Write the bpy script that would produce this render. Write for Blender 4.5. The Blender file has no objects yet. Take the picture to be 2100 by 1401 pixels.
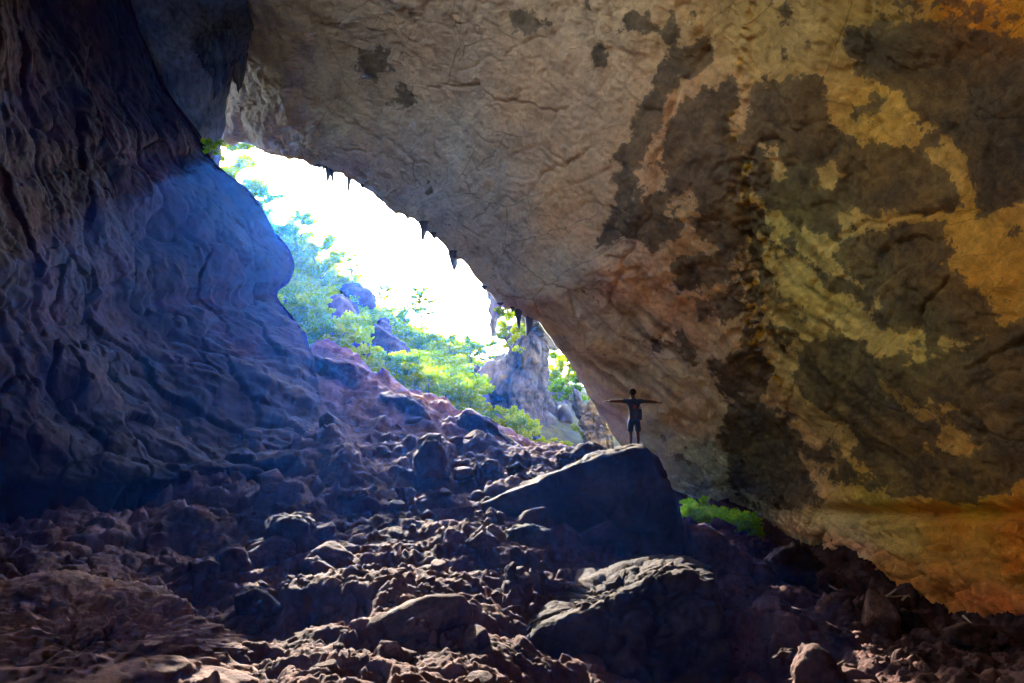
import bpy, bmesh, math, random
import numpy as np
from mathutils import Vector, Matrix, Euler

rng = np.random.default_rng(7)
random.seed(7)
scene = bpy.context.scene
col = scene.collection

# ------------------------------------------------------------------ camera
FPX = 1400.0                                   # focal length in pixels of the 2100 px wide photograph
PITCH = math.radians(8.0)
CAM = np.array([0.0, 0.0, 4.0])
cd = bpy.data.cameras.new('camera'); cam = bpy.data.objects.new('camera', cd); col.objects.link(cam)
cd.sensor_width = 36.0; cd.lens = 36.0 * FPX / 2100.0
cd.clip_start = 0.05; cd.clip_end = 2000
cam.location = CAM; cam.rotation_euler = (math.pi / 2 + PITCH, 0, 0)
scene.camera = cam

def P(u, v, d):
    """world point seen at photo pixel (u, v) at depth d metres"""
    u = np.asarray(u, float); v = np.asarray(v, float); d = np.asarray(d, float)
    cx = (u - 1050) / FPX; cy = (700.5 - v) / FPX
    x = cx * d; y = (math.cos(PITCH) - math.sin(PITCH) * cy) * d
    z = (math.sin(PITCH) + math.cos(PITCH) * cy) * d
    return np.stack([x + CAM[0], y + CAM[1], z + CAM[2]], -1)

def proj(p):
    q = p - CAM
    fwd = q[..., 1] * math.cos(PITCH) + q[..., 2] * math.sin(PITCH)
    up = -q[..., 1] * math.sin(PITCH) + q[..., 2] * math.cos(PITCH)
    fwd = np.where(np.abs(fwd) < 1e-3, 1e-3, fwd)
    return 1050 + FPX * q[..., 0] / fwd, 700.5 - FPX * up / fwd, fwd

# ------------------------------------------------------------------ light
SUN_UV = (615, 232)                            # the sun stands behind the lip of the cave roof
sdir = P(SUN_UV[0], SUN_UV[1], 1.0) - CAM; sdir /= np.linalg.norm(sdir)
SUN_EL = math.asin(sdir[2]); SUN_AZ = math.atan2(sdir[0], sdir[1])
world = bpy.data.worlds.new('World'); scene.world = world; world.use_nodes = True
wn = world.node_tree.nodes; wl = world.node_tree.links
sky = wn.new('ShaderNodeTexSky'); sky.sky_type = 'NISHITA'; sky.sun_disc = False
sky.sun_elevation = SUN_EL; sky.sun_rotation = SUN_AZ; sky.air_density = 1.0; sky.dust_density = 1.5
bg = wn['Background']; bg.inputs['Strength'].default_value = 0.15
wl.new(sky.outputs['Color'], bg.inputs['Color'])
sl = bpy.data.lights.new('sun', 'SUN'); sl.energy = 2.2; sl.angle = math.radians(0.5); sl.color = (1.0, 0.93, 0.82)
so = bpy.data.objects.new('sun', sl); col.objects.link(so)
so.rotation_euler = Vector(sdir).to_track_quat('Z', 'Y').to_euler(); so.location = (-20, 90, 60)

vs = scene.view_settings
vs.view_transform = 'Standard'; vs.look = 'None'; vs.gamma = 1.0; vs.use_curve_mapping = False
vs.exposure = 4.7
scene.render.engine = 'CYCLES'
cy = scene.cycles
cy.use_denoising = True
try:
    cy.denoiser = 'OPENIMAGEDENOISE'; cy.denoising_input_passes = 'RGB_ALBEDO_NORMAL'
except Exception: pass
cy.max_bounces = 6; cy.diffuse_bounces = 3; cy.glossy_bounces = 2; cy.transmission_bounces = 4
cy.transparent_max_bounces = 8; cy.volume_bounces = 0; cy.sample_clamp_indirect = 6.0
cy.use_adaptive_sampling = False

# ------------------------------------------------------------------ numeric helpers
_perm = np.random.default_rng(3).permutation(256); _perm = np.concatenate([_perm, _perm, _perm]).astype(np.int32)
_g = np.random.default_rng(4).normal(size=(256, 3)); _g /= np.linalg.norm(_g, axis=1)[:, None]; _g = _g.astype(np.float32)

from concurrent.futures import ThreadPoolExecutor
_pool = ThreadPoolExecutor(4)
def perlin(p):
    p = np.asarray(p, np.float32)
    if p.size > 60000:
        q = p.reshape(-1, 3); ch = np.array_split(q, max(4, len(q) // 40000))
        return np.concatenate(list(_pool.map(_perlin, ch))).reshape(p.shape[:-1])
    return _perlin(p)

def _perlin(p):
    i = np.floor(p).astype(np.int32); f = p - i; i &= 255
    w = f * f * f * (f * (f * 6 - 15) + 10)
    out = 0
    for a in (0, 1):
        wa = w[..., 0] if a else 1 - w[..., 0]
        ha = _perm[i[..., 0] + a]
        for b in (0, 1):
            wb = wa * (w[..., 1] if b else 1 - w[..., 1])
            hb = _perm[ha + i[..., 1] + b]
            for c in (0, 1):
                h = _perm[hb + i[..., 2] + c] & 255
                g = _g[h]
                out = out + wb * (w[..., 2] if c else 1 - w[..., 2]) * (
                    g[..., 0] * (f[..., 0] - a) + g[..., 1] * (f[..., 1] - b) + g[..., 2] * (f[..., 2] - c))
    return out * 1.5

def fbm(p, freq, oct=4, gain=0.5, ridged=False, off=0.0):
    s = 0; a = 1.0; t = 0
    p = np.asarray(p) + off
    for _ in range(oct):
        n = perlin(p * freq)
        if ridged: n = 1 - 2 * np.abs(n)
        s = s + a * n; t += a; a *= gain; freq *= 2.03
        p = p + 17.3
    return s / t

_jit = np.random.default_rng(5).random((256, 4)).astype(np.float32)
def _worley(p):
    i = np.floor(p).astype(np.int32); f = p - i
    f1 = np.full(p.shape[0], 9, np.float32); f2 = f1.copy(); idv = np.zeros(p.shape[0], np.float32)
    for a in (-1, 0, 1):
        ha = _perm[(i[:, 0] + a) & 255]
        for b in (-1, 0, 1):
            hb = _perm[ha + ((i[:, 1] + b) & 255)]
            for c in (-1, 0, 1):
                j = _jit[_perm[hb + ((i[:, 2] + c) & 255)]]
                d = (a + j[:, 0] - f[:, 0]) ** 2 + (b + j[:, 1] - f[:, 1]) ** 2 + (c + j[:, 2] - f[:, 2]) ** 2
                n = d < f1; f2 = np.where(n, f1, np.minimum(f2, d)); idv = np.where(n, j[:, 3], idv); f1 = np.where(n, d, f1)
    return np.stack([np.sqrt(f1), np.sqrt(f2), idv], -1)

def facets(p, freq, off=0.0, warp=0.35):
    """broken, fractured relief: a random step per cell with grooves between cells, about -0.5..0.5"""
    q = (np.asarray(p) + off) * freq; q = (q + warp * perlin(q * 1.7)[..., None]).astype(np.float32); sh = q.shape[:-1]; q = q.reshape(-1, 3)
    w = np.concatenate(list(_pool.map(_worley, np.array_split(q, max(1, len(q) // 40000)))))
    e = np.clip((w[:, 1] - w[:, 0]) / 0.10, 0, 1)
    return ((w[:, 2] - 0.5) * 0.8 - 0.25 * w[:, 0] - 0.30 * (1 - e)).reshape(sh)

def smooth(x, a, b):
    t = np.clip((x - a) / (b - a), 0, 1); return t * t * (3 - 2 * t)

def terrace(h, k, sharp=0.85):
    q = h * k; fl = np.floor(q); fr = q - fl
    return (fl + smooth(fr, sharp - 0.15, 1.0)) / k

def catmull(ctrl, ts):
    """ctrl (n, ...), ts in [0, n-1]"""
    n = len(ctrl); ts = np.clip(ts, 0, n - 1 - 1e-6); i = np.floor(ts).astype(int); f = ts - i
    g = lambda k: ctrl[np.clip(k, 0, n - 1)]
    f = f.reshape((-1,) + (1,) * (ctrl.ndim - 1))
    p0, p1, p2, p3 = g(i - 1), g(i), g(i + 1), g(i + 2)
    return 0.5 * (2 * p1 + (p2 - p0) * f + (2 * p0 - 5 * p1 + 4 * p2 - p3) * f ** 2 + (3 * p1 - p0 - 3 * p2 + p3) * f ** 3)

class TPS:
    def __init__(self, pts):
        pts = np.asarray(pts, float); self.xy = pts[:, :2]; n = len(pts)
        K = self.k(np.linalg.norm(self.xy[:, None] - self.xy[None], axis=-1)) + np.eye(n) * 0.6
        A = np.zeros((n + 3, n + 3)); A[:n, :n] = K; A[:n, n] = 1; A[:n, n + 1:] = self.xy
        A[n, :n] = 1; A[n + 1:, :n] = self.xy.T
        self.w = np.linalg.solve(A, np.concatenate([pts[:, 2], [0, 0, 0]])); self.n = n
    @staticmethod
    def k(r): return np.where(r > 1e-9, r * r * np.log(r + 1e-12), 0)
    def __call__(self, x, y):
        x = np.asarray(x, float); y = np.asarray(y, float)
        z = self.w[self.n] + self.w[self.n + 1] * x + self.w[self.n + 2] * y
        for (a, b), w in zip(self.xy, self.w):
            z = z + w * self.k(np.hypot(x - a, y - b))
        return z

# ------------------------------------------------------------------ mesh helpers
def mesh_from(name, V, F, smooth_shade=True):
    V = np.asarray(V, np.float32); F = np.asarray(F, np.int32); k = F.shape[1]
    m = bpy.data.meshes.new(name)
    m.vertices.add(len(V)); m.vertices.foreach_set('co', V.ravel())
    m.loops.add(F.size); m.loops.foreach_set('vertex_index', F.ravel())
    m.polygons.add(len(F)); m.polygons.foreach_set('loop_start', np.arange(0, F.size, k, dtype=np.int32))
    m.polygons.foreach_set('use_smooth', np.full(len(F), smooth_shade))
    m.update(calc_edges=True); m.validate()
    return m

def link(name, mesh, mat=None, parent=None, label=None, cat=None, group=None, kind=None):
    o = bpy.data.objects.new(name, mesh); col.objects.link(o)
    if mat is not None and mesh is not None and not mesh.materials: mesh.materials.append(mat)
    if parent is not None: o.parent = parent
    if label: o['label'] = label
    if cat: o['category'] = cat
    if group: o['group'] = group
    if kind: o['kind'] = kind
    return o

def grid_faces(nr, nc, wrap=False):
    r = np.arange(nr - 1)[:, None]; c = np.arange(nc if wrap else nc - 1)[None]
    c2 = (c + 1) % nc
    return np.stack([r * nc + c, r * nc + c2, (r + 1) * nc + c2, (r + 1) * nc + c], -1).reshape(-1, 4)

def grid_normals(G):
    a = np.gradient(G, axis=0); b = np.gradient(G, axis=1)
    n = np.cross(a, b); return n / (np.linalg.norm(n, axis=-1, keepdims=True) + 1e-9)

_ico = {}
def ico(level):
    if level not in _ico:
        bm = bmesh.new(); bmesh.ops.create_icosphere(bm, subdivisions=level, radius=1)
        V = np.array([v.co[:] for v in bm.verts]); F = np.array([[v.index for v in f.verts] for f in bm.faces]); bm.free()
        V /= np.linalg.norm(V, axis=1)[:, None]
        _ico[level] = (V, F)
    return _ico[level]

def hull_planes(pts):
    bm = bmesh.new()
    for p in pts: bm.verts.new(p)
    bmesh.ops.convex_hull(bm, input=bm.verts); bm.normal_update()
    c = np.mean(pts, axis=0); N = []; D = []
    for f in bm.faces:
        n = np.array(f.normal); d = float(np.dot(n, np.array(f.verts[0].co) - c))
        if d < 0: n, d = -n, -d
        if f.calc_area() > 1e-6: N.append(n); D.append(max(d, 1e-3))
    bm.free(); return c, np.array(N), np.array(D)

def star(level, N, D, k=16.0):
    V, F = ico(level)
    r = np.zeros(len(V))
    for n, d in zip(N, D):
        c = V @ n
        r += np.where(c > 1e-4, (np.maximum(c, 1e-4) / d) ** k, 0)
    return V, F, r ** (-1.0 / k)

def add_float_attr(m, name, vals):
    a = m.attributes.new(name, 'FLOAT', 'POINT'); a.data.foreach_set('value', np.asarray(vals, np.float32).ravel())
def add_color_attr(m, name, rgb):
    a = m.attributes.new(name, 'FLOAT_COLOR', 'POINT')
    c = np.ones((len(rgb), 4), np.float32); c[:, :3] = rgb; a.data.foreach_set('color', c.ravel())

def tube(path, radii, seg=8):
    path = np.asarray(path, float); V = []; n = len(path)
    for i in range(n):
        t = path[min(i + 1, n - 1)] - path[max(i - 1, 0)]; t /= np.linalg.norm(t) + 1e-9
        a = np.cross(t, [0.3, 0.9, 0.1]); a /= np.linalg.norm(a) + 1e-9; b = np.cross(t, a)
        th = np.arange(seg) * 2 * math.pi / seg
        V.append(path[i] + radii[i] * (np.cos(th)[:, None] * a + np.sin(th)[:, None] * b))
    return np.concatenate(V), grid_faces(n, seg, wrap=True)

def merge(parts):
    V = []; F = []; o = 0
    for v, f in parts: V.append(v); F.append(f + o); o += len(v)
    return np.concatenate(V), np.concatenate(F)

# ------------------------------------------------------------------ materials
def new_mat(name, spec=0.06):
    m = bpy.data.materials.new(name); m.use_nodes = True
    nt = m.node_tree; b = nt.nodes['Principled BSDF']
    b.inputs['Roughness'].default_value = 0.9
    b.inputs['Specular IOR Level'].default_value = spec
    return m, nt.nodes, nt.links, b

def noise_node(N, L, scale, detail=6, rough=0.6, coord='Object', vec=None, mapping=None):
    n = N.new('ShaderNodeTexNoise'); n.inputs['Scale'].default_value = scale
    n.inputs['Detail'].default_value = detail; n.inputs['Roughness'].default_value = rough
    if vec is None:
        tc = N.new('ShaderNodeTexCoord'); vec = tc.outputs[coord]
    if mapping:
        mp = N.new('ShaderNodeMapping'); mp.inputs['Scale'].default_value = mapping
        L.new(vec, mp.inputs['Vector']); vec = mp.outputs['Vector']
    L.new(vec, n.inputs['Vector']); return n

def ramp(N, L, src, stops, interp='LINEAR'):
    r = N.new('ShaderNodeValToRGB'); cr = r.color_ramp; cr.interpolation = interp
    while len(cr.elements) < len(stops): cr.elements.new(0.5)
    for e, (p, c) in zip(cr.elements, stops):
        e.position = p; e.color = (*c, 1) if len(c) == 3 else c
    L.new(src, r.inputs['Fac']); return r

def mix(N, L, mode, fac, a, b):
    n = N.new('ShaderNodeMix'); n.data_type = 'RGBA'; n.blend_type = mode
    for s, v in ((0, fac), (6, a), (7, b)):
        if hasattr(v, 'links') or hasattr(v, 'is_linked'): L.new(v, n.inputs[s])
        elif s == 0: n.inputs[s].default_value = v
        else: n.inputs[s].default_value = (*v, 1)
    return n.outputs[2]

def math_node(N, L, op, a, b=0.0, clamp=False):
    n = N.new('ShaderNodeMath'); n.operation = op; n.use_clamp = clamp
    for i, v in enumerate((a, b)):
        if isinstance(v, (int, float)): n.inputs[i].default_value = v
        else: L.new(v, n.inputs[i])
    return n.outputs[0]

def bump(N, L, b, srcs):
    prev = None
    for s, strength, dist in srcs:
        bn = N.new('ShaderNodeBump'); bn.inputs['Strength'].default_value = strength; bn.inputs['Distance'].default_value = dist
        L.new(s, bn.inputs['Height'])
        if prev: L.new(prev, bn.inputs['Normal'])
        prev = bn.outputs['Normal']
    L.new(prev, b.inputs['Normal'])

def rock_mat(name, dark, mid, light, scale=1.0, bumpd=0.05, obj_random=True, streak=None):
    m, N, L, b = new_mat(name)
    n1 = noise_node(N, L, 0.9 * scale, 8, 0.62); n2 = noise_node(N, L, 7 * scale, 6, 0.65, mapping=streak)
    r = ramp(N, L, n1.outputs['Fac'], [(0.3, dark), (0.5, mid), (0.72, light)])
    sp = ramp(N, L, n2.outputs['Fac'], [(0.32, (0.45, 0.45, 0.45)), (0.55, (1, 1, 1)), (0.75, (1.35, 1.3, 1.25))])
    c = mix(N, L, 'MULTIPLY', 1.0, r.outputs[0], sp.outputs[0])
    if obj_random:
        oi = N.new('ShaderNodeObjectInfo')
        rr = ramp(N, L, oi.outputs['Random'], [(0, (0.7, 0.72, 0.75)), (0.5, (1, 0.95, 0.9)), (1, (1.25, 1.1, 1.0))])
        c = mix(N, L, 'MULTIPLY', 1.0, c, rr.outputs[0])
    L.new(c, b.inputs['Base Color'])
    n3 = noise_node(N, L, 22 * scale, 5, 0.7)
    bump(N, L, b, [(n2.outputs['Fac'], 0.8, bumpd), (n3.outputs['Fac'], 0.7, bumpd * 0.35)])
    return m

M = {}
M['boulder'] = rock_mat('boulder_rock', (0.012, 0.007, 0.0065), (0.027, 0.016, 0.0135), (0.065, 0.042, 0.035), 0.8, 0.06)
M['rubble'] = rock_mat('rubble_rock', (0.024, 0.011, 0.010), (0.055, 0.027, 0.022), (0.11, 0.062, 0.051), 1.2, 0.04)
M['soil'] = rock_mat('rubble_soil', (0.022, 0.009, 0.008), (0.052, 0.023, 0.019), (0.105, 0.055, 0.045), 0.9, 0.05, obj_random=False)
M['left'] = rock_mat('purple_shade_rock', (0.003, 0.0007, 0.002), (0.009, 0.0022, 0.0055), (0.021, 0.006, 0.012), 0.35, 0.03, obj_random=False)  # near-black purple stands in for shade and haze on the left wall
M['grey'] = rock_mat('grey_limestone', (0.028, 0.038, 0.046), (0.058, 0.074, 0.086), (0.125, 0.145, 0.155), 0.35, 0.08, streak=(1.6, 1.6, 0.25))
M['curtain'] = rock_mat('dark_curtain_rock', (0.035, 0.05, 0.085), (0.075, 0.10, 0.16), (0.17, 0.20, 0.27), 0.4, 0.08, streak=(1.6, 1.6, 0.2))
M['yellow'] = rock_mat('yellow_flowstone', (0.045, 0.048, 0.036), (0.075, 0.078, 0.058), (0.12, 0.12, 0.095), 0.5, 0.06, streak=(1.6, 1.6, 0.2))
M['hillrock'] = rock_mat('hillside_rock', (0.012, 0.013, 0.015), (0.028, 0.028, 0.03), (0.075, 0.072, 0.068), 0.3, 0.08)
M['earth'] = rock_mat('hillside_earth', (0.03, 0.035, 0.015), (0.05, 0.06, 0.02), (0.09, 0.085, 0.045), 0.3, 0.1, obj_random=False)

def leaf_mat(name, c1, c2, tr):
    m = bpy.data.materials.new(name); m.use_nodes = True; nt = m.node_tree; N = nt.nodes; L = nt.links
    N.remove(N['Principled BSDF']); out = N['Material Output']
    geo = N.new('ShaderNodeNewGeometry')
    r = ramp(N, L, geo.outputs['Random Per Island'], [(0, c1), (1, c2)])
    oi = N.new('ShaderNodeObjectInfo')
    rr = ramp(N, L, oi.outputs['Random'], [(0, (0.65, 0.85, 0.7)), (0.5, (1, 1, 1)), (1, (1.3, 1.1, 0.8))])
    c = mix(N, L, 'MULTIPLY', 1.0, r.outputs[0], rr.outputs[0])
    d = N.new('ShaderNodeBsdfDiffuse'); t = N.new('ShaderNodeBsdfTranslucent'); mx = N.new('ShaderNodeMixShader')
    L.new(c, d.inputs[0])
    c2n = mix(N, L, 'MULTIPLY', 1.0, c, tr); L.new(c2n, t.inputs[0])
    mx.inputs[0].default_value = 0.6; L.new(d.outputs[0], mx.inputs[1]); L.new(t.outputs[0], mx.inputs[2])
    L.new(mx.outputs[0], out.inputs['Surface']); return m
M['leaf'] = leaf_mat('leaf_green', (0.03, 0.085, 0.001), (0.095, 0.17, 0.0015), (2.1, 1.8, 0.2))
M['leaf3'] = leaf_mat('low_plant_sunlit_green', (0.26, 0.48, 0.004), (0.45, 0.66, 0.006), (1.3, 1.3, 0.3))  # leaf colour brightened in place of sunlight that misses these plants
M['leaf2'] = leaf_mat('leaf_yellow_green', (0.07, 0.15, 0.001), (0.165, 0.23, 0.0015), (2.0, 1.7, 0.2))
m_, N_, L_, b_ = new_mat('bark'); b_.inputs['Base Color'].default_value = (0.06, 0.045, 0.03, 1)
nb = noise_node(N_, L_, 12, 5); bump(N_, L_, b_, [(nb.outputs['Fac'], 0.6, 0.03)]); M['bark'] = m_
def plain(name, c, rough=0.85, ns=40):
    m, N, L, b = new_mat(name); n = noise_node(N, L, ns, 4)
    r = ramp(N, L, n.outputs['Fac'], [(0.3, tuple(x * 0.8 for x in c)), (0.7, tuple(x * 1.15 for x in c))])
    L.new(r.outputs[0], b.inputs['Base Color']); b.inputs['Roughness'].default_value = rough
    bump(N, L, b, [(n.outputs['Fac'], 0.3, 0.005)]); return m
M['skin'] = plain('skin', (0.09, 0.048, 0.034), 0.6); M['shirt'] = plain('navy_cotton', (0.035, 0.06, 0.11))
M['shorts'] = plain('dark_blue_shorts', (0.02, 0.04, 0.085)); M['hair'] = plain('black_hair', (0.015, 0.012, 0.012), 0.7)
M['shoe'] = plain('dark_shoe', (0.03, 0.03, 0.035)); M['bag'] = plain('dark_nylon', (0.02, 0.025, 0.04), 0.6)
M['print'] = plain('dull_red_print', (0.20, 0.07, 0.06)); M['wood'] = plain('dry_wood', (0.25, 0.18, 0.12))

# ------------------------------------------------------------------ cave roof and right wall: one overhanging sheet with thickness
ROWS = [  # per column: rim, then towards and over the camera, as (u, v, depth)
 [(250,330,45),(220,160,42),(190,0,37),(90,-250,30),(-60,-650,22)],
 [(440,285,40),(430,150,37),(390,0,33.5),(330,-220,28),(230,-650,21)],
 [(560,304,36),(570,160,33),(570,0,30),(560,-250,25.5),(520,-700,20)],
 [(690,345,33),(760,180,30),(800,0,27),(820,-250,23),(850,-700,18)],
 [(800,410,30.5),(920,240,27.7),(1020,0,24.5),(1080,-250,20.5),(1150,-700,16)],
 [(880,460,28.5),(1050,310,25.8),(1230,0,22),(1320,-250,18.5),(1450,-700,14.5)],
 [(960,530,26.8),(1180,410,24.3),(1420,100,20.6),(1560,-200,17.3),(1750,-700,13)],
 [(1045,615,25.6),(1300,515,23.3),(1570,260,19.6),(1800,-50,15.8),(2150,-600,11.5)],
 [(1148,688,26.8),(1380,620,24),(1660,440,19.8),(1950,200,15.4),(2450,-200,10.5)],
 [(1206,790,28.5),(1400,745,25.2),(1680,620,20.4),(1980,460,15.5),(2600,150,10)],
 [(1283,908,30),(1440,865,26.5),(1690,790,21.2),(1980,690,16),(2700,500,10)],
 [(1360,1005,30),(1490,965,27),(1710,920,21.8),(1980,870,16.3),(2700,800,10.2)],
 [(1420,1060,29.5),(1550,1045,26.5),(1735,1045,21.5),(1990,1045,16.5),(2700,1100,10.5)],
 [(1500,1130,29),(1610,1150,25.5),(1765,1190,20.5),(2005,1250,15.8),(2700,1450,10)],
 [(1520,1300,28),(1630,1330,25),(1790,1400,20),(2040,1500,15),(2700,1750,10)]]
C0 = np.array([[P(*q) for q in r] for r in ROWS])          # (ncol, 5, 3)
nc0 = len(ROWS); tt = np.linspace(0, 1, nc0)
close1 = np.stack([-11 + 24 * tt, np.full(nc0, -3.0), 22 - 21 * tt ** 1.3], -1)
close2 = np.stack([-9 + 21 * tt, np.full(nc0, -13.0), 16 - 17 * tt ** 1.2], -1)
close3 = np.stack([-8 + 18 * tt, np.full(nc0, -16.0), np.full(nc0, -6.0)], -1)
rimn = np.stack([np.interp(tt, [0, .45, .7, 1], [0.0, .25, .6, .9]), np.interp(tt, [0, 1], [.35, .5]), np.interp(tt, [0, .45, .7, 1], [1., .9, .75, .35])], -1)
rimn /= np.linalg.norm(rimn, axis=1)[:, None]
CC = np.concatenate([ (C0[:, 0] + rimn * 14 + [0, 2.5, 0])[:, None], (C0[:, 0] + rimn * 1.6 + [0, 0.4, 0])[:, None], C0,
                      close1[:, None], close2[:, None], close3[:, None]], axis=1)   # (ncol, 10, 3)
s_par = np.concatenate([np.linspace(0, 1.9, 16, endpoint=False), np.linspace(1.9, 5.3, 520, endpoint=False), np.linspace(5.3, 9, 44)])
t_par = np.linspace(0, nc0 - 1, 720)
G = catmull(CC, t_par)                                      # (720, 10, 3)
G = np.swapaxes(catmull(np.swapaxes(G, 0, 1), s_par), 0, 1) # (720, ns, 3)
nrm = grid_normals(G)
mid = G[360, 250]; flip = np.sign(np.dot(nrm[360, 250], CAM - mid)); nrm *= flip   # towards the cave interior
u, v, dep = proj(G)
FU, FV = u.copy(), v.copy()
pp = G.reshape(-1, 3)
sfull = np.broadcast_to(s_par[None], u.shape).reshape(-1); tfull = np.broadcast_to(t_par[:, None], u.shape).reshape(-1)
uu = u.reshape(-1); vv = v.reshape(-1)
big = fbm(pp, 0.11, 3) * 0.9 + fbm(pp, 0.42, 3, off=5) * 0.32
# bedding streaks run down the wall from upper left to lower right
def sheet_streak(uu, vv, ang, la, lc, off):
    a = math.radians(ang); al = uu * math.cos(a) + vv * math.sin(a); ac = -uu * math.sin(a) + vv * math.cos(a)
    return perlin(np.stack([al / la, ac / lc, np.full_like(al, off)], -1))
streak = sheet_streak(uu + 25 * perlin(pp * .5), vv, 38, 190, 17, 1.5) + 0.6 * sheet_streak(uu, vv, 42, 90, 8, 3.5)
st_w = np.exp(-(((uu - 1280) / 170) ** 2 + ((vv - 700) / 130) ** 2)) + 1.0 * np.exp(-(((uu - 1660) / 120) ** 2 + ((vv - 640) / 170) ** 2)) \
     + 0.8 * np.exp(-(((uu - 1850) / 130) ** 2 + ((vv - 850) / 110) ** 2)) + 0.25
flakes = terrace(fbm(pp, 0.75, 4, 0.55, off=31), 4.0) * 0.30 + facets(pp * np.array([.8, 1, 1.2]), 0.55, 7) * 0.16 + facets(pp, 1.6, 17) * 0.06
lowwall = smooth(vv, 1040, 1110) * smooth(uu, 1600, 1720)
vcr = np.stack([pp[:, 0] * 1.2, pp[:, 1] * 1.2, pp[:, 2] * 0.3], -1)
vcrack = smooth(fbm(vcr, 1.1, 3, 0.6, ridged=True, off=3), 0.62, 0.95)
blocks = (terrace(fbm(pp, 0.7, 3, 0.5, off=3), 3) * 0.5 + facets(pp, 0.9, 9) * 0.55 + facets(pp, 2.2, 29) * 0.16 - 0.22 * vcrack) * lowwall - 0.5 * np.exp(-((vv - 1052) / 14) ** 2) * smooth(uu, 1640, 1760) * (dep.reshape(-1) > 3)
fine = fbm(pp, 2.6, 3, 0.6, off=60) * 0.055
# crevice running down the wall
crv = np.array([(1525,-60),(1520,60),(1500,180),(1495,260),(1510,330),(1515,390),(1535,450),(1550,520),(1555,590),(1545,650),(1560,720),(1600,800)], float)
def seg_dist(x, y, poly, closed=False):
    n = len(poly); best = np.full(x.shape, 1e9)
    for i in range(n if closed else n - 1):
        a = poly[i]; b = poly[(i + 1) % n]; d = b - a
        t = np.clip(((x - a[0]) * d[0] + (y - a[1]) * d[1]) / (d @ d + 1e-9), 0, 1)
        best = np.minimum(best, np.hypot(x - a[0] - t * d[0], y - a[1] - t * d[1]))
    return best
wx = 16 * perlin(pp * 0.9) + 9 * perlin(pp * 2.7 + 9); wy = 16 * perlin(pp * 0.9 + 40) + 9 * perlin(pp * 2.7 + 77)
xw = uu + wx; yw = vv + wy
dc = seg_dist(uu + 1.3 * wx, vv + 0.6 * wy, crv)
cw = np.interp(vv, [0, 250, 420, 700, 800], [5, 9, 26, 38, 10])
crevice = np.exp(-(dc / cw) ** 2)
rough_c = np.exp(-(dc / (cw * 1.6)) ** 2) * fbm(pp, 2.2, 4, 0.65, ridged=True, off=13)
disp = big + flakes + fine + streak * 0.075 * st_w + blocks - 0.45 * crevice * (0.35 + 0.65 * smooth(vv, 150, 400)) + 0.45 * rough_c
# cracks
for line in ([(1250,640),(1310,470),(1360,250),(1450,60)], [(1700,500),(1790,460),(1940,430)], [(1990,760),(2100,690)], [(1860,690),(1960,560)], [(560,160),(680,230),(860,330)], [(1000,420),(1210,300)], [(900,170),(1150,230)]):
    dl = seg_dist(xw, yw, np.array(line, float)); disp -= 0.16 * np.exp(-(dl / 4.0) ** 2)
edge = smooth(sfull, 1.85, 2.05) * (1 - smooth(sfull, 7.5, 9))
ragged = (fbm(pp, 0.6, 4, .55, off=8)) * 0.5 * smooth(sfull, .8, 1.4) * (1 - smooth(sfull, 2.05, 2.35))
disp = disp * (0.25 + 0.75 * edge)
Vc = pp + nrm.reshape(-1, 3) * disp[:, None]
Vc[:, 2] += ragged
m = mesh_from('cave_roof', Vc, grid_faces(*u.shape))
# stain field: dark crust patches (positive = stained), shapes of their own
def poly_sd(x, y, poly):
    poly = np.array(poly, float); d = seg_dist(x, y, poly, True); ins = np.zeros(x.shape, bool); n = len(poly)
    for i in range(n):
        a, b = poly[i], poly[(i + 1) % n]
        cnd = ((a[1] > y) != (b[1] > y)); xi = (b[0] - a[0]) * (y - a[1]) / (b[1] - a[1] + 1e-9) + a[0]
        ins ^= cnd & (x < xi)
    return np.where(ins, d, -d)
DARK = [
 [(1480,150),(1500,190),(1488,260),(1510,330),(1505,400),(1530,470),(1525,560),(1500,510),(1440,500),(1400,480),(1350,520),(1290,500),(1205,490),(1225,460),(1250,395),(1290,395),(1345,330),(1350,260),(1410,200)],
 [(1290,400),(1240,420),(1250,330),(1290,250),(1330,190),(1360,100),(1430,75),(1440,130),(1380,180),(1340,260),(1310,320)],
 [(1270,40),(1330,30),(1350,60),(1310,75),(1265,70)],
 [(1520,180),(1600,175),(1665,165),(1690,260),(1725,290),(1760,300),(1870,305),(1900,340),(1940,380),(1960,425),(1900,445),(1790,440),(1720,440),(1740,560),(1760,600),(1700,600),(1640,500),(1560,440),(1520,340)],
 [(1800,470),(1930,450),(1945,530),(2000,560),(2060,640),(2050,700),(1960,690),(1880,700),(1790,660),(1740,600),(1745,520)],
 [(1720,60),(1900,50),(2110,70),(2140,400),(1990,440),(1960,330),(1900,250),(1820,190),(1740,160)],
 [(1370,550),(1420,520),(1500,515),(1515,560),(1450,590),(1380,585)],
 [(1440,600),(1520,570),(1530,640),(1480,650)],
 [(1420,600),(1465,605),(1460,645),(1430,650)],
 [(1450,740),(1540,700),(1580,760),(1560,830),(1640,880),(1660,980),(1700,1030),(1600,1040),(1500,1000),(1480,900),(1500,830)],
 [(1640,690),(1780,700),(1840,740),(1960,740),(2000,690),(2120,640),(2140,960),(1990,1030),(1780,1010),(1700,980),(1760,900),(1700,840),(1640,800)],
 [(1380,690),(1420,700),(1430,740),(1400,735)], [(1330,700),(1360,690),(1365,730),(1335,735)],
 [(720,110),(790,100),(800,150),(740,165)], [(790,185),(840,180),(840,215),(795,215)],
 [(1040,30),(1090,20),(1110,50),(1060,70)], [(1200,100),(1230,90),(1245,130),(1210,140)]]
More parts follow.
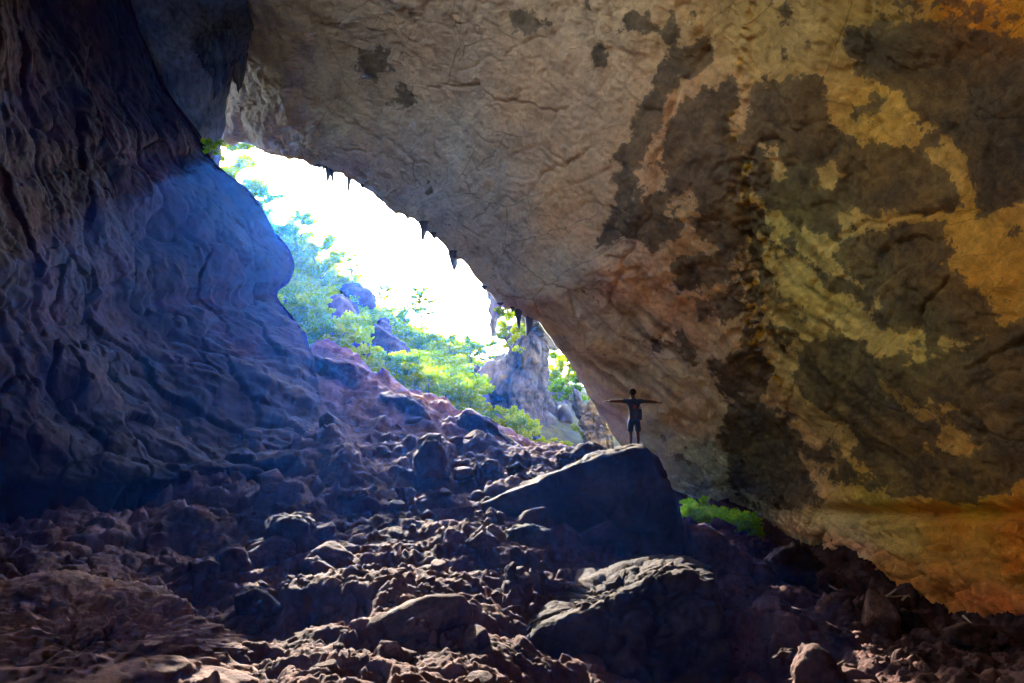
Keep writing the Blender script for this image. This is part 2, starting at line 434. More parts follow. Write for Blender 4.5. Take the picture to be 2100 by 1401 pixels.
ISLE = [
 [(1550,300),(1590,305),(1590,340),(1600,370),(1580,375),(1560,340)], [(1665,350),(1710,338),(1730,365),(1700,388),(1665,380)],
 [(1350,420),(1400,380),(1430,420),(1400,470),(1360,450)], [(1300,350),(1340,290),(1360,370),(1320,400)],
 [(1780,600),(1800,600),(1805,630),(1785,632)], [(1600,670),(1640,668),(1645,690),(1615,690)],
 [(1780,690),(1860,670),(1940,700),(1945,735),(1860,740),(1790,725)],
 [(1830,790),(1900,850),(1950,850),(1850,800)], [(1930,860),(1960,880),(2000,920),(1960,950),(1900,930)],
 [(1690,890),(1740,880),(1760,930),(1800,980),(1830,1010),(1760,960),(1720,920)],
 [(1650,460),(1700,480),(1740,560),(1760,590),(1700,560),(1660,520)], [(1560,450),(1640,480),(1680,520),(1640,530),(1590,480)],
 [(1690,170),(1760,200),(1850,280),(1960,360),(1980,430),(1900,330),(1790,280),(1720,250)]]
fld = np.full(uu.shape, -60.0)
for pl in DARK: fld = np.maximum(fld, poly_sd(xw, yw, pl))
for pl in ISLE: fld = np.minimum(fld, -poly_sd(xw, yw, pl))
rnd = fbm(pp, 0.55, 4, 0.6, off=99) * 70 - 26 + 18 * smooth(uu, 1100, 1700)
fld = np.maximum(np.clip(fld, -60, 60), np.clip(rnd - 8 - 60 * lowwall, -60, 14))
fld += fbm(pp, 1.6, 5, 0.68, off=120) * 30 + streak * 9 * np.minimum(st_w, 1)
fld = np.maximum(fld, ((crevice - 0.5) * 70 + fbm(pp, 1.5, 3, .6, off=71) * 95 - 22) * smooth(vv, 230, 420) * (1 - smooth(vv, 640, 760)) - 40 * (1 - smooth(vv, 230, 420) * (1 - smooth(vv, 640, 760))))
add_float_attr(m, 'stain', fld / 60.0)
# rock colour: grey, tan, ochre, orange, green algae, by place; light glow painted into orange base and pale green
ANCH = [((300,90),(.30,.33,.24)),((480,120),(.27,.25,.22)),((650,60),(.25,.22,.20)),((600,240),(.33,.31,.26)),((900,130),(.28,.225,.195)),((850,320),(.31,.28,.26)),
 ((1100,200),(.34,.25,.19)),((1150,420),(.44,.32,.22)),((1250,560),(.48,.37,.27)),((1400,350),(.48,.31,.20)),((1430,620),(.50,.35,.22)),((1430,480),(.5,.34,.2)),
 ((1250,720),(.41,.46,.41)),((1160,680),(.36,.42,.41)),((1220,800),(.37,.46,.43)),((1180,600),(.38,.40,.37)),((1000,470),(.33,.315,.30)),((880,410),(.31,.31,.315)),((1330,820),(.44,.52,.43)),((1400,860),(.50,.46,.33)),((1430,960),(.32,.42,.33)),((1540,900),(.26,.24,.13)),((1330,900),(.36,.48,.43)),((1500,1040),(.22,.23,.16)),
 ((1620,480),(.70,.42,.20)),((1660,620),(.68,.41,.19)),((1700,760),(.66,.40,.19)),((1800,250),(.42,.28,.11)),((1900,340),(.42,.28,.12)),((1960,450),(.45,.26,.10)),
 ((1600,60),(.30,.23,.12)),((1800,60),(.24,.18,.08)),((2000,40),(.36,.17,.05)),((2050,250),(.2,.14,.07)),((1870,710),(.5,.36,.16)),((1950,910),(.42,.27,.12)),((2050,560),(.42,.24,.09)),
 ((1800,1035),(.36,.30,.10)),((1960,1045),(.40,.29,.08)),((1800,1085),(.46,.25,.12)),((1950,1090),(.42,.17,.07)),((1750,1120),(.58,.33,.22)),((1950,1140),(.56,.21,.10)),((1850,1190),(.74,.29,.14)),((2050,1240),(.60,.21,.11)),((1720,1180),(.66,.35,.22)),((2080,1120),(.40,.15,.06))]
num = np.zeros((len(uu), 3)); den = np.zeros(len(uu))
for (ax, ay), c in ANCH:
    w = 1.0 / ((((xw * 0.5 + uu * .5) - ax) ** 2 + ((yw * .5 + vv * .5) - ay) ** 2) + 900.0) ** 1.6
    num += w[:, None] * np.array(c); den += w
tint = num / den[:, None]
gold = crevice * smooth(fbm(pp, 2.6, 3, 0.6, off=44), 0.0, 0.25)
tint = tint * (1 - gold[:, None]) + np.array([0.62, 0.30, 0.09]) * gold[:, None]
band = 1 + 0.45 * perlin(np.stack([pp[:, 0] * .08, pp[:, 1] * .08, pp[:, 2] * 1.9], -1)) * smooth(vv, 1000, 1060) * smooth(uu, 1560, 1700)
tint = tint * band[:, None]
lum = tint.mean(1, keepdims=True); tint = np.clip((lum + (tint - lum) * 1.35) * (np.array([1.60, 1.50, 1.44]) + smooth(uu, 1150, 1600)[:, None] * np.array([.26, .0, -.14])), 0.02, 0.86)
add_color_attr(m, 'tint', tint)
add_float_attr(m, 'streak', np.clip(streak * np.minimum(st_w, 1.2) * 0.5 + 0.5, 0, 1))
mt, N, L, b = new_mat('cave_roof_rock')
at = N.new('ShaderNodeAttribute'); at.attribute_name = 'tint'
asn = N.new('ShaderNodeAttribute'); asn.attribute_name = 'stain'
ast = N.new('ShaderNodeAttribute'); ast.attribute_name = 'streak'
n1 = noise_node(N, L, 1.1, 8, 0.65); n2 = noise_node(N, L, 6.0, 7, 0.68); n3 = noise_node(N, L, 24, 5, 0.7)
var = ramp(N, L, n1.outputs['Fac'], [(0.25, (0.62, 0.60, 0.60)), (0.5, (1, 1, 1)), (0.75, (1.25, 1.22, 1.15))])
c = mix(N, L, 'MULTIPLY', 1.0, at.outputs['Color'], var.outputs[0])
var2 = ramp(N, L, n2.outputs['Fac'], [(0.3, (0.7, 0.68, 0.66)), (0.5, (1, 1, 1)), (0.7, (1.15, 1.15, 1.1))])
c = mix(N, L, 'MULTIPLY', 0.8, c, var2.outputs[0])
vst = ramp(N, L, ast.outputs['Fac'], [(0.2, (0.5, 0.47, 0.45)), (0.5, (1, 1, 1)), (0.8, (1.22, 1.2, 1.12))])
c = mix(N, L, 'MULTIPLY', 0.9, c, vst.outputs[0])
n4 = noise_node(N, L, 55, 4, 0.75)
gr = ramp(N, L, n4.outputs['Fac'], [(0.3, (0.62, 0.6, 0.58)), (0.5, (1, 1, 1)), (0.7, (1.2, 1.18, 1.14))])
c = mix(N, L, 'MULTIPLY', 0.85, c, gr.outputs[0])
def hairline(scale, width, seedvec):
    tc = N.new('ShaderNodeTexCoord'); mp = N.new('ShaderNodeMapping'); mp.inputs['Location'].default_value = seedvec; mp.inputs['Scale'].default_value = (1.0, 0.55, 1.3); mp.inputs['Rotation'].default_value = (0.6, 0.2, 0.5)
    L.new(tc.outputs['Object'], mp.inputs['Vector'])
    wv = mix(N, L, 'LINEAR_LIGHT', 0.22, mp.outputs['Vector'], n1.outputs['Color'])
    vo = N.new('ShaderNodeTexVoronoi'); vo.feature = 'DISTANCE_TO_EDGE'; vo.inputs['Scale'].default_value = scale; L.new(wv, vo.inputs['Vector'])
    w = math_node(N, L, 'MULTIPLY', n2.outputs['Fac'], width * 2)
    return ramp(N, L, math_node(N, L, 'DIVIDE', vo.outputs['Distance'], w), [(0.0, (0.22, 0.2, 0.19)), (0.55, (0.75, 0.74, 0.73)), (1.0, (1, 1, 1))]).outputs[0]
h1 = hairline(0.33, 0.010, (3, 1, 7)); h2 = hairline(0.9, 0.012, (8, 5, 2))
hm1 = ramp(N, L, noise_node(N, L, 0.35, 3, 0.6).outputs['Fac'], [(0.5, (0, 0, 0)), (0.62, (.8, .8, .8))])
hm2 = ramp(N, L, noise_node(N, L, 0.22, 3, 0.6, mapping=(1.3, .8, 1)).outputs['Fac'], [(0.44, (0, 0, 0)), (0.6, (.75, .75, .75))])
c = mix(N, L, 'MULTIPLY', hm2.outputs[0], c, h1); c = mix(N, L, 'MULTIPLY', hm1.outputs[0], c, h2)
off = math_node(N, L, 'MULTIPLY', math_node(N, L, 'SUBTRACT', n2.outputs['Fac'], 0.5), 0.8)
sf = math_node(N, L, 'ADD', asn.outputs['Fac'], off)
sr = ramp(N, L, math_node(N, L, 'ADD', sf, 0.5), [(0.46, (0, 0, 0)), (0.51, (.85, .85, .85)), (0.64, (1, 1, 1))])
crust = ramp(N, L, n2.outputs['Fac'], [(0.3, (0.03, 0.023, 0.018)), (0.55, (0.062, 0.047, 0.035)), (0.75, (0.11, 0.08, 0.052))])
crf = ramp(N, L, n1.outputs['Fac'], [(0.35, (0.04, 0.04, 0.04)), (0.7, (0.26, 0.26, 0.26))])
crust2 = mix(N, L, 'MIX', crf.outputs[0], crust.outputs[0], c)
c = mix(N, L, 'MIX', math_node(N, L, 'MULTIPLY', sr.outputs[0], 0.9), c, crust2)
L.new(c, b.inputs['Base Color'])
bump(N, L, b, [(n2.outputs['Fac'], 0.7, 0.10), (n3.outputs['Fac'], 0.6, 0.03), (sr.outputs[0], 0.35, 0.02)])
roof = link('cave_roof', m, mt, kind='structure')

# stalactites hanging along the lip of the roof (parts of the roof)
def spike(length, r, seed, seg=9, rings=9):
    t = np.linspace(0, 1, rings); th = np.arange(seg) * 2 * math.pi / seg
    rad = r * (1 - t) ** 0.8 + 0.012
    ctr = np.stack([0.12 * length * np.sin(2.1 * t + seed) * t, 0.1 * length * np.cos(1.7 * t + seed) * t, 0.25 * length - 1.25 * length * t], -1)
    V = ctr[:, None] + rad[:, None, None] * np.stack([np.cos(th), np.sin(th), 0 * th], -1)[None]
    V = V.reshape(-1, 3); V[:, :2] += 0.28 * r * np.stack([perlin(V * 3 + seed), perlin(V * 3 + seed + 50)], -1)
    return V, grid_faces(rings, seg, wrap=True)
band = np.where((s_par > 1.0) & (s_par < 2.6))[0]; VG = Vc.reshape(u.shape + (3,))[:, band]; pu, pv_, _ = proj(VG)
rimV = VG[np.arange(720), np.argmax(-.55 * pu + .83 * pv_, axis=1)]
for i in range(20):
    t = 0.1 + 0.5 * rng.random()
    p = rimV[int(t * 719)]
    V, F = spike(rng.choice([.08, .1, .14, .2, .3, .7]), rng.uniform(0.08, 0.22), i)
    o = link('stalactite', mesh_from('stalactite', V, F), M['curtain'], parent=roof); o.location = p + np.array([0.03, 0.0, 0.03])

# ------------------------------------------------------------------ left cave wall
SIL = [(130,-760,27),(200,-260,28),(252,0,29),(290,100,29.5),(328,185,30),(390,270,30.5),(415,320,31),(445,352,31),(490,388,31.5),(522,430,32),(545,474,32),
       (573,508,32),(586,542,32),(576,578,31.5),(551,606,31.3),(582,650,30.3),(608,690,29.3),(624,740,27.8),(636,820,25.3),(648,890,23),(664,942,21),(640,1010,20.7),(600,1120,20.4),(560,1300,20.2)]
cols = []
for (us, vq, ds) in SIL:
    f = lambda a: us + (a - us)
    low = smooth(np.float64(vq), 850, 1150)
    row = [P(us - 60, vq + 5, ds + 9) - np.array([4.0, 0, 0]), P(us - 14, vq, ds + 1.3), P(us, vq, ds)]
    for f_ in (0.25, 0.5, 0.75):
        row.append(P(us + (-150 - us) * f_, vq * (1 + 0.05 * f_) + 18 * f_, ds + (13.2 - ds) * f_ - 0.7 * math.sin(math.pi * f_)))
    row.append(P(-150 - 0.03 * vq, vq * 1.05 + 20, 13.2)); row.append(P(-190, vq * 1.1 - 10, 10.8)); row.append(P(-330, vq * 1.2 - 30, 8.2)); row.append(P(-800, vq * 1.5 - 60, 5.6)); row.append(P(-1400, vq * 1.6 - 60, 5.6) + np.array([-3.0, 0.5, 0]))  # unseen near end shaped inward to shade the visible wall from side light
    cols.append(row)
CL = np.array(cols)
sp = np.concatenate([np.linspace(0, 0.9, 6, endpoint=False), np.linspace(0.9, 6.2, 460, endpoint=False), np.linspace(6.2, CL.shape[1] - 1, 34)])
tp = np.concatenate([np.linspace(0, 1.9, 40, endpoint=False), np.linspace(1.9, len(SIL) - 1, 560)])
GL = catmull(CL, tp); GL = np.swapaxes(catmull(np.swapaxes(GL, 0, 1), sp), 0, 1)
nl = grid_normals(GL); k0 = (300, 250); nl *= np.sign(np.dot(nl[k0], CAM - GL[k0]))
pl = GL.reshape(-1, 3)
ul, vl, dl_ = proj(pl)
a = math.radians(24)       # flow ribs lean from upper left to lower right in the wall's own plane (y, z)
rib = np.stack([pl[:, 0] * .5, (pl[:, 1] * math.cos(a) + pl[:, 2] * math.sin(a)) * 0.95, (-pl[:, 1] * math.sin(a) + pl[:, 2] * math.cos(a)) * 0.22], -1)
fade = smooth(np.broadcast_to(sp[None], GL.shape[:2]).reshape(-1), 1.6, 2.6)
thin = smooth(fbm(rib + 0.25 * perlin(pl * 1.1)[:, None], 0.55, 2, ridged=True, off=61), 0.72, 0.98)
dsp = fbm(pl, 0.16, 3, off=21) * 0.9 * (0.3 + .7 * fade) * (0.35 + 0.65 * smooth(pl[:, 1], 11, 17)) + fbm(rib, 0.6, 3, 0.45) * 0.14 * (0.2 + .8 * fade) + thin * 0.07 * (0.3 + .7 * fade) \
    + fbm(pl, 0.75, 4, 0.55, off=51) * 0.2 + fbm(pl, 3.0, 3, 0.6, off=33) * 0.05 + facets(pl * np.array([1, 1.1, .8]), 0.4, 3, .35) * 0.30 * (.25 + .75 * fade) + facets(pl, 1.25, 13, .35) * 0.08
Vl = pl + nl.reshape(-1, 3) * dsp[:, None]
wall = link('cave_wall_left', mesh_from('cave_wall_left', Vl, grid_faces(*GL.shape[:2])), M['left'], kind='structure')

# the cave closes again behind the photographer; an unseen side gap is added to light the right wall
bw = np.array([[(-9.6, 1.6, z), (-9.5, -6.0, z), (-9.0, -15.0, z), (2.0, -16.0, z), (14.0, -15.5, z)] for z in (-6, 2, 10, 18, 27)], float)
gb = catmull(bw, np.linspace(0, 4, 60)); gb = np.swapaxes(catmull(np.swapaxes(gb, 0, 1), np.linspace(0, 4, 90)), 0, 1)
gb = gb + grid_normals(gb) * (fbm(gb, 0.3, 4) * 0.8)[..., None]
link('cave_wall_back', mesh_from('cave_wall_back', gb.reshape(-1, 3), grid_faces(60, 90)), M['soil'], kind='structure')

# ------------------------------------------------------------------ rubble slope (ground inside the cave)
GP = [(620,745,33),(680,770,33.5),(740,776,33),(840,812,32),(940,852,31),(1020,880,29.5),(1090,928,27.5),(1160,935,25.5),(1230,930,25),(1320,985,24.5),(1400,1065,23.5),(1480,1110,22.5),(1560,1125,22),(1650,1165,20),(1750,1215,17.5),(1850,1250,15.8),(1980,1290,13.8),(2120,1325,12),
      (640,830,25.5),(750,850,25.5),(850,900,23.5),(660,945,20),(760,960,19.5),(900,960,20.5),(1000,975,20.5),(600,1010,17.5),(740,1040,16.5),(880,1040,17.0),(1000,1080,16),(1200,1120,16),(1380,1165,16.5),
      (480,1120,14),(650,1150,12.8),(820,1130,13.4),(980,1160,12.8),(1130,1215,12.5),(1400,1420,11),(1550,1220,15),(1700,1290,12.5),(1900,1340,10.8),(2100,1390,9.2),
      (200,1190,12),(300,1250,10.5),(500,1250,10),(700,1250,9.6),(900,1270,9.3),(1050,1355,9.0),(1300,1530,8.2),(1530,1400,9.4),(1700,1390,8.6),(0,1250,9.5),
      (200,1400,7.2),(500,1390,7),(800,1395,6.9),(1040,1430,7.2),(1400,1580,7.5),(1900,1450,7.4)]
pts = [P(*q) for q in GP]
pts += [np.array(q, float) for q in [(-12,33,3),(-6,36,2.5),(0,37,.5),(4,37,0.0),(9,36,0),(14,30,0),(14,20,0.2),(13,10,.6),(-12,20,3.5),(-12,10,2),(-10,4,1.6),(-5,3,1.6),(0,2,1.7),(5,3,1.4),(10,4,1.0),(-9,-4,1.6),(0,-6,1.6),(9,-5,1.2)]]
gT = TPS(pts)
_cos = math.cos(math.radians(-28)); _sin = math.sin(math.radians(-28))
def ground_noise(x, y):
    p = np.stack([x, y, 0 * x], -1); dist = np.hypot(x, y)
    z = fbm(p, 0.38, 3, off=2) * 0.62 + terrace(fbm(p, 0.8, 4, 0.5, off=12), 3.5, .8) * 0.42 + (np.abs(fbm(p, 2.6, 3, 0.6, off=22)) - .15) * -0.16 + fbm(p, 6, 3, 0.6, off=32) * 0.035 + terrace(fbm(p * np.array([.6, 1.3, 1]), 2.4, 4, 0.6, off=37), 5) * 0.10 * (1 - smooth(dist, 12, 24))
    q = np.stack([(x * _cos - y * _sin) * 0.35, (x * _sin + y * _cos) * 1.6, 0 * x], -1)
    z = z + terrace(fbm(q, 0.9, 3, off=4), 5) * 0.32 * smooth(x, 1.5, 4)
    z = z + (facets(p, 0.7, 5, .5) * 0.36 + facets(p, 2.6, 15, .5) * 0.06) * (1 - 0.75 * smooth(dist, 20, 27))
    up = smooth(dist, 14, 20)
    z = z + up * (terrace(fbm(p + 0.4 * perlin(p * .7)[..., None], 0.42, 3, off=44), 3.0, .8) * 0.6 + fbm(p, 1.0, 4, 0.6, ridged=True, off=55) * 0.16)
    return z * (0.35 + 0.65 * smooth(dist, 1.5, 5))
def ground_z(x, y): return gT(x, y) + ground_noise(x, y)
th = np.radians(np.concatenate([np.linspace(-75, -42, 40, endpoint=False), np.linspace(-42, 42, 780), np.linspace(42, 75, 40)[1:]]))
rr = np.concatenate([np.geomspace(0.4, 4.5, 40, endpoint=False), np.geomspace(4.5, 40, 640)])
X = rr[:, None] * np.sin(th)[None]; Y = rr[:, None] * np.cos(th)[None]
Z = ground_z(X, Y)
ground = link('rubble_slope', mesh_from('rubble_slope', np.stack([X, Y, Z], -1).reshape(-1, 3), grid_faces(*X.shape)), M['soil'], kind='structure')
GROUND_MAX_R = 40
# valley floor and ground sheet around everything
gx = np.linspace(-125, 125, 60); XX, YY = np.meshgrid(gx, np.linspace(-24, 165, 60))
ZZ = -6.0 + 1.2 * fbm(np.stack([XX, YY, 0 * XX], -1), 0.05, 3)
link('ground', mesh_from('ground', np.stack([XX, YY, ZZ], -1).reshape(-1, 3), grid_faces(60, 60)), M['earth'], kind='structure')

# ------------------------------------------------------------------ hillside outside
HP = [(300,300,95),(430,330,92),(480,430,88),(560,500,85),(650,560,82),(720,612,80),(800,668,78),(880,715,74),(950,748,68),(1000,752,64),(1060,770,62),(1110,780,64),(1160,790,66),(1230,840,60),
      (500,600,60),(620,690,46),(740,750,42),(850,800,40),(960,845,40),(1050,905,38),(1110,935,37),(690,650,60),(780,720,55),(880,780,52),(980,830,48),(1180,860,52),(1200,925,40),(1320,990,38),(1430,1060,28),(1550,1105,26),(1620,1125,25),(1480,1090,25.5)]
def near(d): return d if d < 40 else 40 + (d - 40) * 0.5
hp = [P(q[0], q[1], near(q[2])) for q in HP]
hp += [np.array(q, float) for q in [(-46,80,26),(-32,90,24),(-15,86,13),(0,80,7),(15,75,3),(30,63,0),(-42,46,17),(-28,36,7),(-18,33,2),(-8,34,0),(0,34,-.8),(4,31,-.6),(8,22,-.8),(12,24,-.6),(20,40,-3)]]
hT = TPS(hp)
def hill_z(x, y):
    p = np.stack([x, y, 0 * x], -1)
    return hT(x, y) + fbm(p, 0.12, 4) * 1.3 * smooth(y, 34, 50) + fbm(p, 0.7, 3, off=7) * 0.35
hx = np.linspace(-54, 30, 290); hy = np.linspace(22, 104, 300)
XX, YY = np.meshgrid(hx, hy); ZZ = hill_z(XX, YY)
link('hillside', mesh_from('hillside', np.stack([XX, YY, ZZ], -1).reshape(-1, 3), grid_faces(*XX.shape)), M['earth'], kind='structure')

# ------------------------------------------------------------------ boulders
def boulder(name, label, cat, outline, d0, thick, level=5, amp=0.10, freq=0.8, k=15, mat='boulder', shrink_f=0.8, shrink_b=0.75, dslope=0.0, group=None, pts3=None, parent=None, ridg=0.0, rs=(1, 1, 2.2), fac=1.3):
    """outline: photo pixels of the silhouette; d0 depth at its centre; thick in metres"""
    o = np.array(outline, float); c = o.mean(0)
    dd = d0 + dslope * (o[:, 0] - c[0]) / 100.0
    midp = P(o[:, 0], o[:, 1], dd)
    cc = P(c[0], c[1], d0)
    q = c + (o - c) * shrink_f; fr = P(q[:, 0], q[:, 1], dd - thick * 0.5)
    q = c + (o - c) * shrink_b; bk = P(q[:, 0], q[:, 1], dd + thick * 0.5)
    pts = np.concatenate([midp, fr, bk]) if pts3 is None else np.array([P(*q3) for q3 in pts3])
    ct, Np, Dp = hull_planes(pts)
    V, F, r = star(level, Np, Dp, k)
    W = V * r[:, None]; size = r.mean(); wp = W + ct
    n = fbm(wp, freq, 5, 0.55, off=float(c[0])) * amp + terrace(fbm(wp, freq * 0.8, 3, off=float(c[1])), 4) * amp * 0.9 + ridg * fbm(wp * np.array(rs), freq * 2.2, 5, 0.6, ridged=True)
    n = n + fbm(wp, freq * 4, 4, 0.6, off=9.0) * amp * 0.4 + terrace(fbm(wp, freq * 2.2, 3, off=19.0), 5) * amp * 0.7
    n = n + facets(wp, freq * 1.1, float(c[0])) * amp * fac + facets(wp, freq * 3.2, float(c[1])) * amp * 0.4 * fac
    W = W + V * n[:, None]
    base = np.array([0, 0, W[:, 2].min()])
    m = mesh_from(name, W - base, F)
    ob = link(name, m, M[mat], parent=parent, label=label, cat=cat, group=group); ob.location = ct + base
    ob['_r'] = 0; del ob['_r']
    return ob, W + ct

B = {}
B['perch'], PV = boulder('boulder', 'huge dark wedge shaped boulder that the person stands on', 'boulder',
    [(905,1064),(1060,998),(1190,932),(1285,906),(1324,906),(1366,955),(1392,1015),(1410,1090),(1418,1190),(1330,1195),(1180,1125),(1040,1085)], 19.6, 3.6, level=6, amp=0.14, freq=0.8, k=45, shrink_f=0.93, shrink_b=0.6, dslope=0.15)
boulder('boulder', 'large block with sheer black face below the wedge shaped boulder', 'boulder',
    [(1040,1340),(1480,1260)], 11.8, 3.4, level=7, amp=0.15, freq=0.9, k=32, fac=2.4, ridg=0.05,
    pts3=[(990,1400,10),(1075,1312,10.3),(1190,1250,10.6),(1310,1188,10.8),(1400,1165,10.8),(1468,1190,10.8),(1486,1300,10.6),(1492,1580,10.2),(980,1580,9.8),(1110,1205,14.5),(1250,1152,15),(1380,1134,15),(1470,1160,14.5),(1050,1500,14),(1480,1450,14)])
boulder('boulder', 'broad cracked layered boulder filling the lower left corner', 'boulder',
    [(-160,1230),(580,1480)], 8.6, 3.4, level=7, amp=0.17, freq=1.1, k=16, mat='rubble', ridg=0.20, rs=(0.4, 1.5, 1.5),
    pts3=[(-260,1260,9.5),(0,1190,9.6),(110,1158,9.6),(180,1154,9.5),(300,1195,9.2),(430,1260,8.6),(540,1325,8.0),(-300,1560,5.2),(60,1540,5.3),(330,1530,5.6),(500,1480,6.0),(610,1480,6.6),(-200,2000,5.2),(500,1900,5.6),(-260,1500,10),(400,1500,9.6)])
SPECS = [
 ('round topped boulder with a bright sunlit cap beside the left wall', [(535,1075),(560,1050),(610,1045),(645,1062),(655,1110),(640,1170),(560,1180),(530,1130)], 14.2, 1.4),
 ('dim rounded boulder with a small lit patch in the dark hollow', [(440,1130),(470,1112),(505,1118),(525,1160),(515,1215),(450,1215)], 13.0, 1.1),
 ('dim boulder at the very foot of the dark left wall', [(388,1150),(430,1138),(460,1150),(455,1215),(395,1220)], 12.6, 1.0),
 ('low dark boulder between the lower left slab and the rubble', [(470,1220),(520,1196),(565,1215),(585,1245),(560,1275),(480,1270)], 10.6, 0.9),
 ('slanting rock with a pale sunlit flank near the dark hollow', [(628,1150),(650,1138),(690,1165),(720,1200),(690,1225),(630,1215)], 12.2, 1.0),
 ('tall rough boulder in the middle of the rubble slope', [(838,930),(870,893),(905,890),(922,915),(930,985),(880,1000),(840,985)], 20.2, 1.8),
 ('long dark ridge slab below the pillar and green bushes', [(915,850),(960,832),(1030,872),(1085,922),(1095,942),(980,945),(915,905)], 27.2, 2.2),
 ('humped dark rock on the crest beside the left wall', [(640,725),(690,735),(735,742),(758,765),(765,800),(700,830),(640,800)], 29.5, 2.4),
 ('sloping dark rock ledge in the upper rubble slope', [(770,800),(830,800),(880,830),(915,880),(870,900),(780,860)], 27.0, 2.0),
 ('pointed grey rock on the crest beside the perch boulder', [(1165,930),(1190,910),(1215,903),(1238,918),(1240,940),(1180,945)], 22.6, 1.2),
 ('small rounded rock at the crest below the far pillar', [(1135,935),(1150,920),(1172,925),(1180,945),(1140,955)], 22.8, 0.8),
 ('leaning pointed rock standing amid the crest stones', [(975,960),(1000,938),(1025,945),(1035,975),(985,985)], 21.2, 0.9),
 ('squat rock beside the leaning pointed rock on the crest', [(1028,955),(1060,945),(1080,962),(1075,980),(1035,982)], 20.8, 0.8),
 ('flat topped rock lying above the middle rubble', [(805,1000),(850,992),(862,1008),(850,1030),(808,1025)], 18.0, 0.7),
 ('flat rock on the slope below the left wall edge', [(700,1005),(755,1000),(765,1015),(720,1026),(695,1022)], 17.6, 0.6),
 ('grey blocky rock pair lying below the perch boulder shadow', [(1030,1085),(1075,1075),(1130,1085),(1145,1115),(1090,1125),(1035,1112)], 14.6, 0.9),
 ('humped rock with a bright left flank in the lower rubble', [(950,1110),(990,1080),(1020,1095),(1030,1125),(960,1130)], 14.4, 0.8),
 ('small pale rock alone under the perch boulder', [(1088,1130),(1105,1118),(1128,1130),(1125,1150),(1092,1150)], 13.6, 0.5),
 ('pointed upright stone in the middle of the lower rubble', [(1035,1165),(1052,1152),(1070,1168),(1072,1190),(1038,1188)], 12.2, 0.5),
 ('chunky reddish rock in the lower middle foreground', [(818,1270),(845,1255),(885,1275),(895,1310),(850,1320),(815,1300)], 9.0, 0.55),
 ('large tilted slab right of the perch boulder base', [(1405,1075),(1440,1068),(1500,1105),(1548,1150),(1545,1200),(1470,1215),(1410,1180)], 19.0, 1.6),
 ('knobbly brown boulder on the right crest before the ochre wall', [(1560,1145),(1590,1120),(1630,1108),(1660,1125),(1700,1165),(1725,1215),(1690,1235),(1600,1190)], 18.6, 1.6),
 ('small brown boulder tucked against the knobbly boulder', [(1668,1180),(1695,1163),(1730,1190),(1745,1225),(1700,1245),(1672,1220)], 17.6, 0.9),
 ('sharp angular rock with a pale face on the right crest', [(1742,1240),(1768,1208),(1800,1225),(1822,1265),(1775,1272),(1745,1262)], 15.6, 0.9),
 ('orange brown rock right of the sharp angular rock', [(1822,1250),(1850,1240),(1885,1250),(1915,1290),(1870,1305),(1825,1290)], 14.6, 0.9),
 ('low mound of reddish rock at the far right crest', [(1920,1290),(1970,1268),(2040,1280),(2090,1310),(2060,1340),(1940,1325)], 13.0, 1.0),
 ('dark mossy boulder at the bottom right edge with pale rim', [(1612,1360),(1640,1322),(1670,1312),(1715,1340),(1745,1400),(1740,1480),(1620,1480)], 8.4, 1.0),
 ('grey rock half buried left of the mossy boulder', [(1575,1350),(1600,1328),(1630,1335),(1625,1370),(1580,1375)], 9.6, 0.5),
 ('flat reddish slab on the right hand debris slope', [(1690,1270),(1740,1290),(1760,1310),(1720,1318),(1690,1300)], 12.4, 0.6),
 ('pale small boulder at the top of the right debris slope', [(1535,1110),(1560,1100),(1585,1110),(1580,1130),(1540,1130)], 20.5, 0.7)]
for i, (lab, ol, d, th_) in enumerate(SPECS):
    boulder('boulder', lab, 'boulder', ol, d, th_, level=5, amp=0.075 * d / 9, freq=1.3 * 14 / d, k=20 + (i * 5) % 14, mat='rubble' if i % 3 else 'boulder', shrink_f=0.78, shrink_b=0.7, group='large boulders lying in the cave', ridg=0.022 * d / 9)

# rock masses at the mouth
pil = link('rock_pillar', None, label='grey limestone pillar in the cave mouth holding the end of the roof', cat='rock pillar')
ctr = P(1060, 935, 45); pil.location = ctr
def child_boulder(name, outline, d, th_, mat, parent, **kw):
    ob, W = boulder(name, None, None, outline, d, th_, mat=mat, **kw); ob.parent = parent; ob.location = Vector(ob.location) - parent.location; return ob
child_boulder('pillar_shaft', [(958,790),(985,750),(1040,742),(1085,690),(1135,680),(1138,850),(1146,965),(1005,965),(962,860)], 46, 7, 'grey', pil, level=6, amp=0.9, freq=0.32, k=10, shrink_f=0.9, ridg=0.5, rs=(1, 1, .35))
child_boulder('pillar_shoulder', [(1038,785),(1056,750),(1092,752),(1112,800),(1112,910),(1040,910)], 42.8, 4, 'grey', pil, level=6, amp=0.5, freq=0.5, k=9, ridg=0.3, rs=(1, 1, .4))
child_boulder('pillar_head', [(1030,735),(1036,690),(1050,650),(1070,600),(1120,560),(1165,600),(1150,700),(1135,770),(1050,770)], 44, 6, 'grey', pil, level=6, amp=1.0, freq=0.4, k=8, ridg=0.6, rs=(1, 1, 1))
child_boulder('pillar_foot', [(1085,880),(1130,850),(1148,900),(1152,965),(1070,965)], 42.5, 3, 'grey', pil, level=5, amp=0.4, freq=0.6, k=9, ridg=0.25, rs=(1, 1, .5))
child_boulder('pillar_ledge', [(950,800),(965,770),(995,762),(1010,800),(1005,850),(960,840)], 43.5, 3.5, 'grey', pil, level=5, amp=0.5, freq=0.6, k=9, ridg=0.3, rs=(1, 1, .6))
boulder('flowstone_wall', 'pale streaked rock wall seen through the gap behind the pillar', 'rock wall', [(1138,822),(1165,820),(1180,850),(1200,925),(1140,940)], 47, 5, level=5, amp=0.3, freq=0.5, k=14, mat='grey', ridg=0.12)
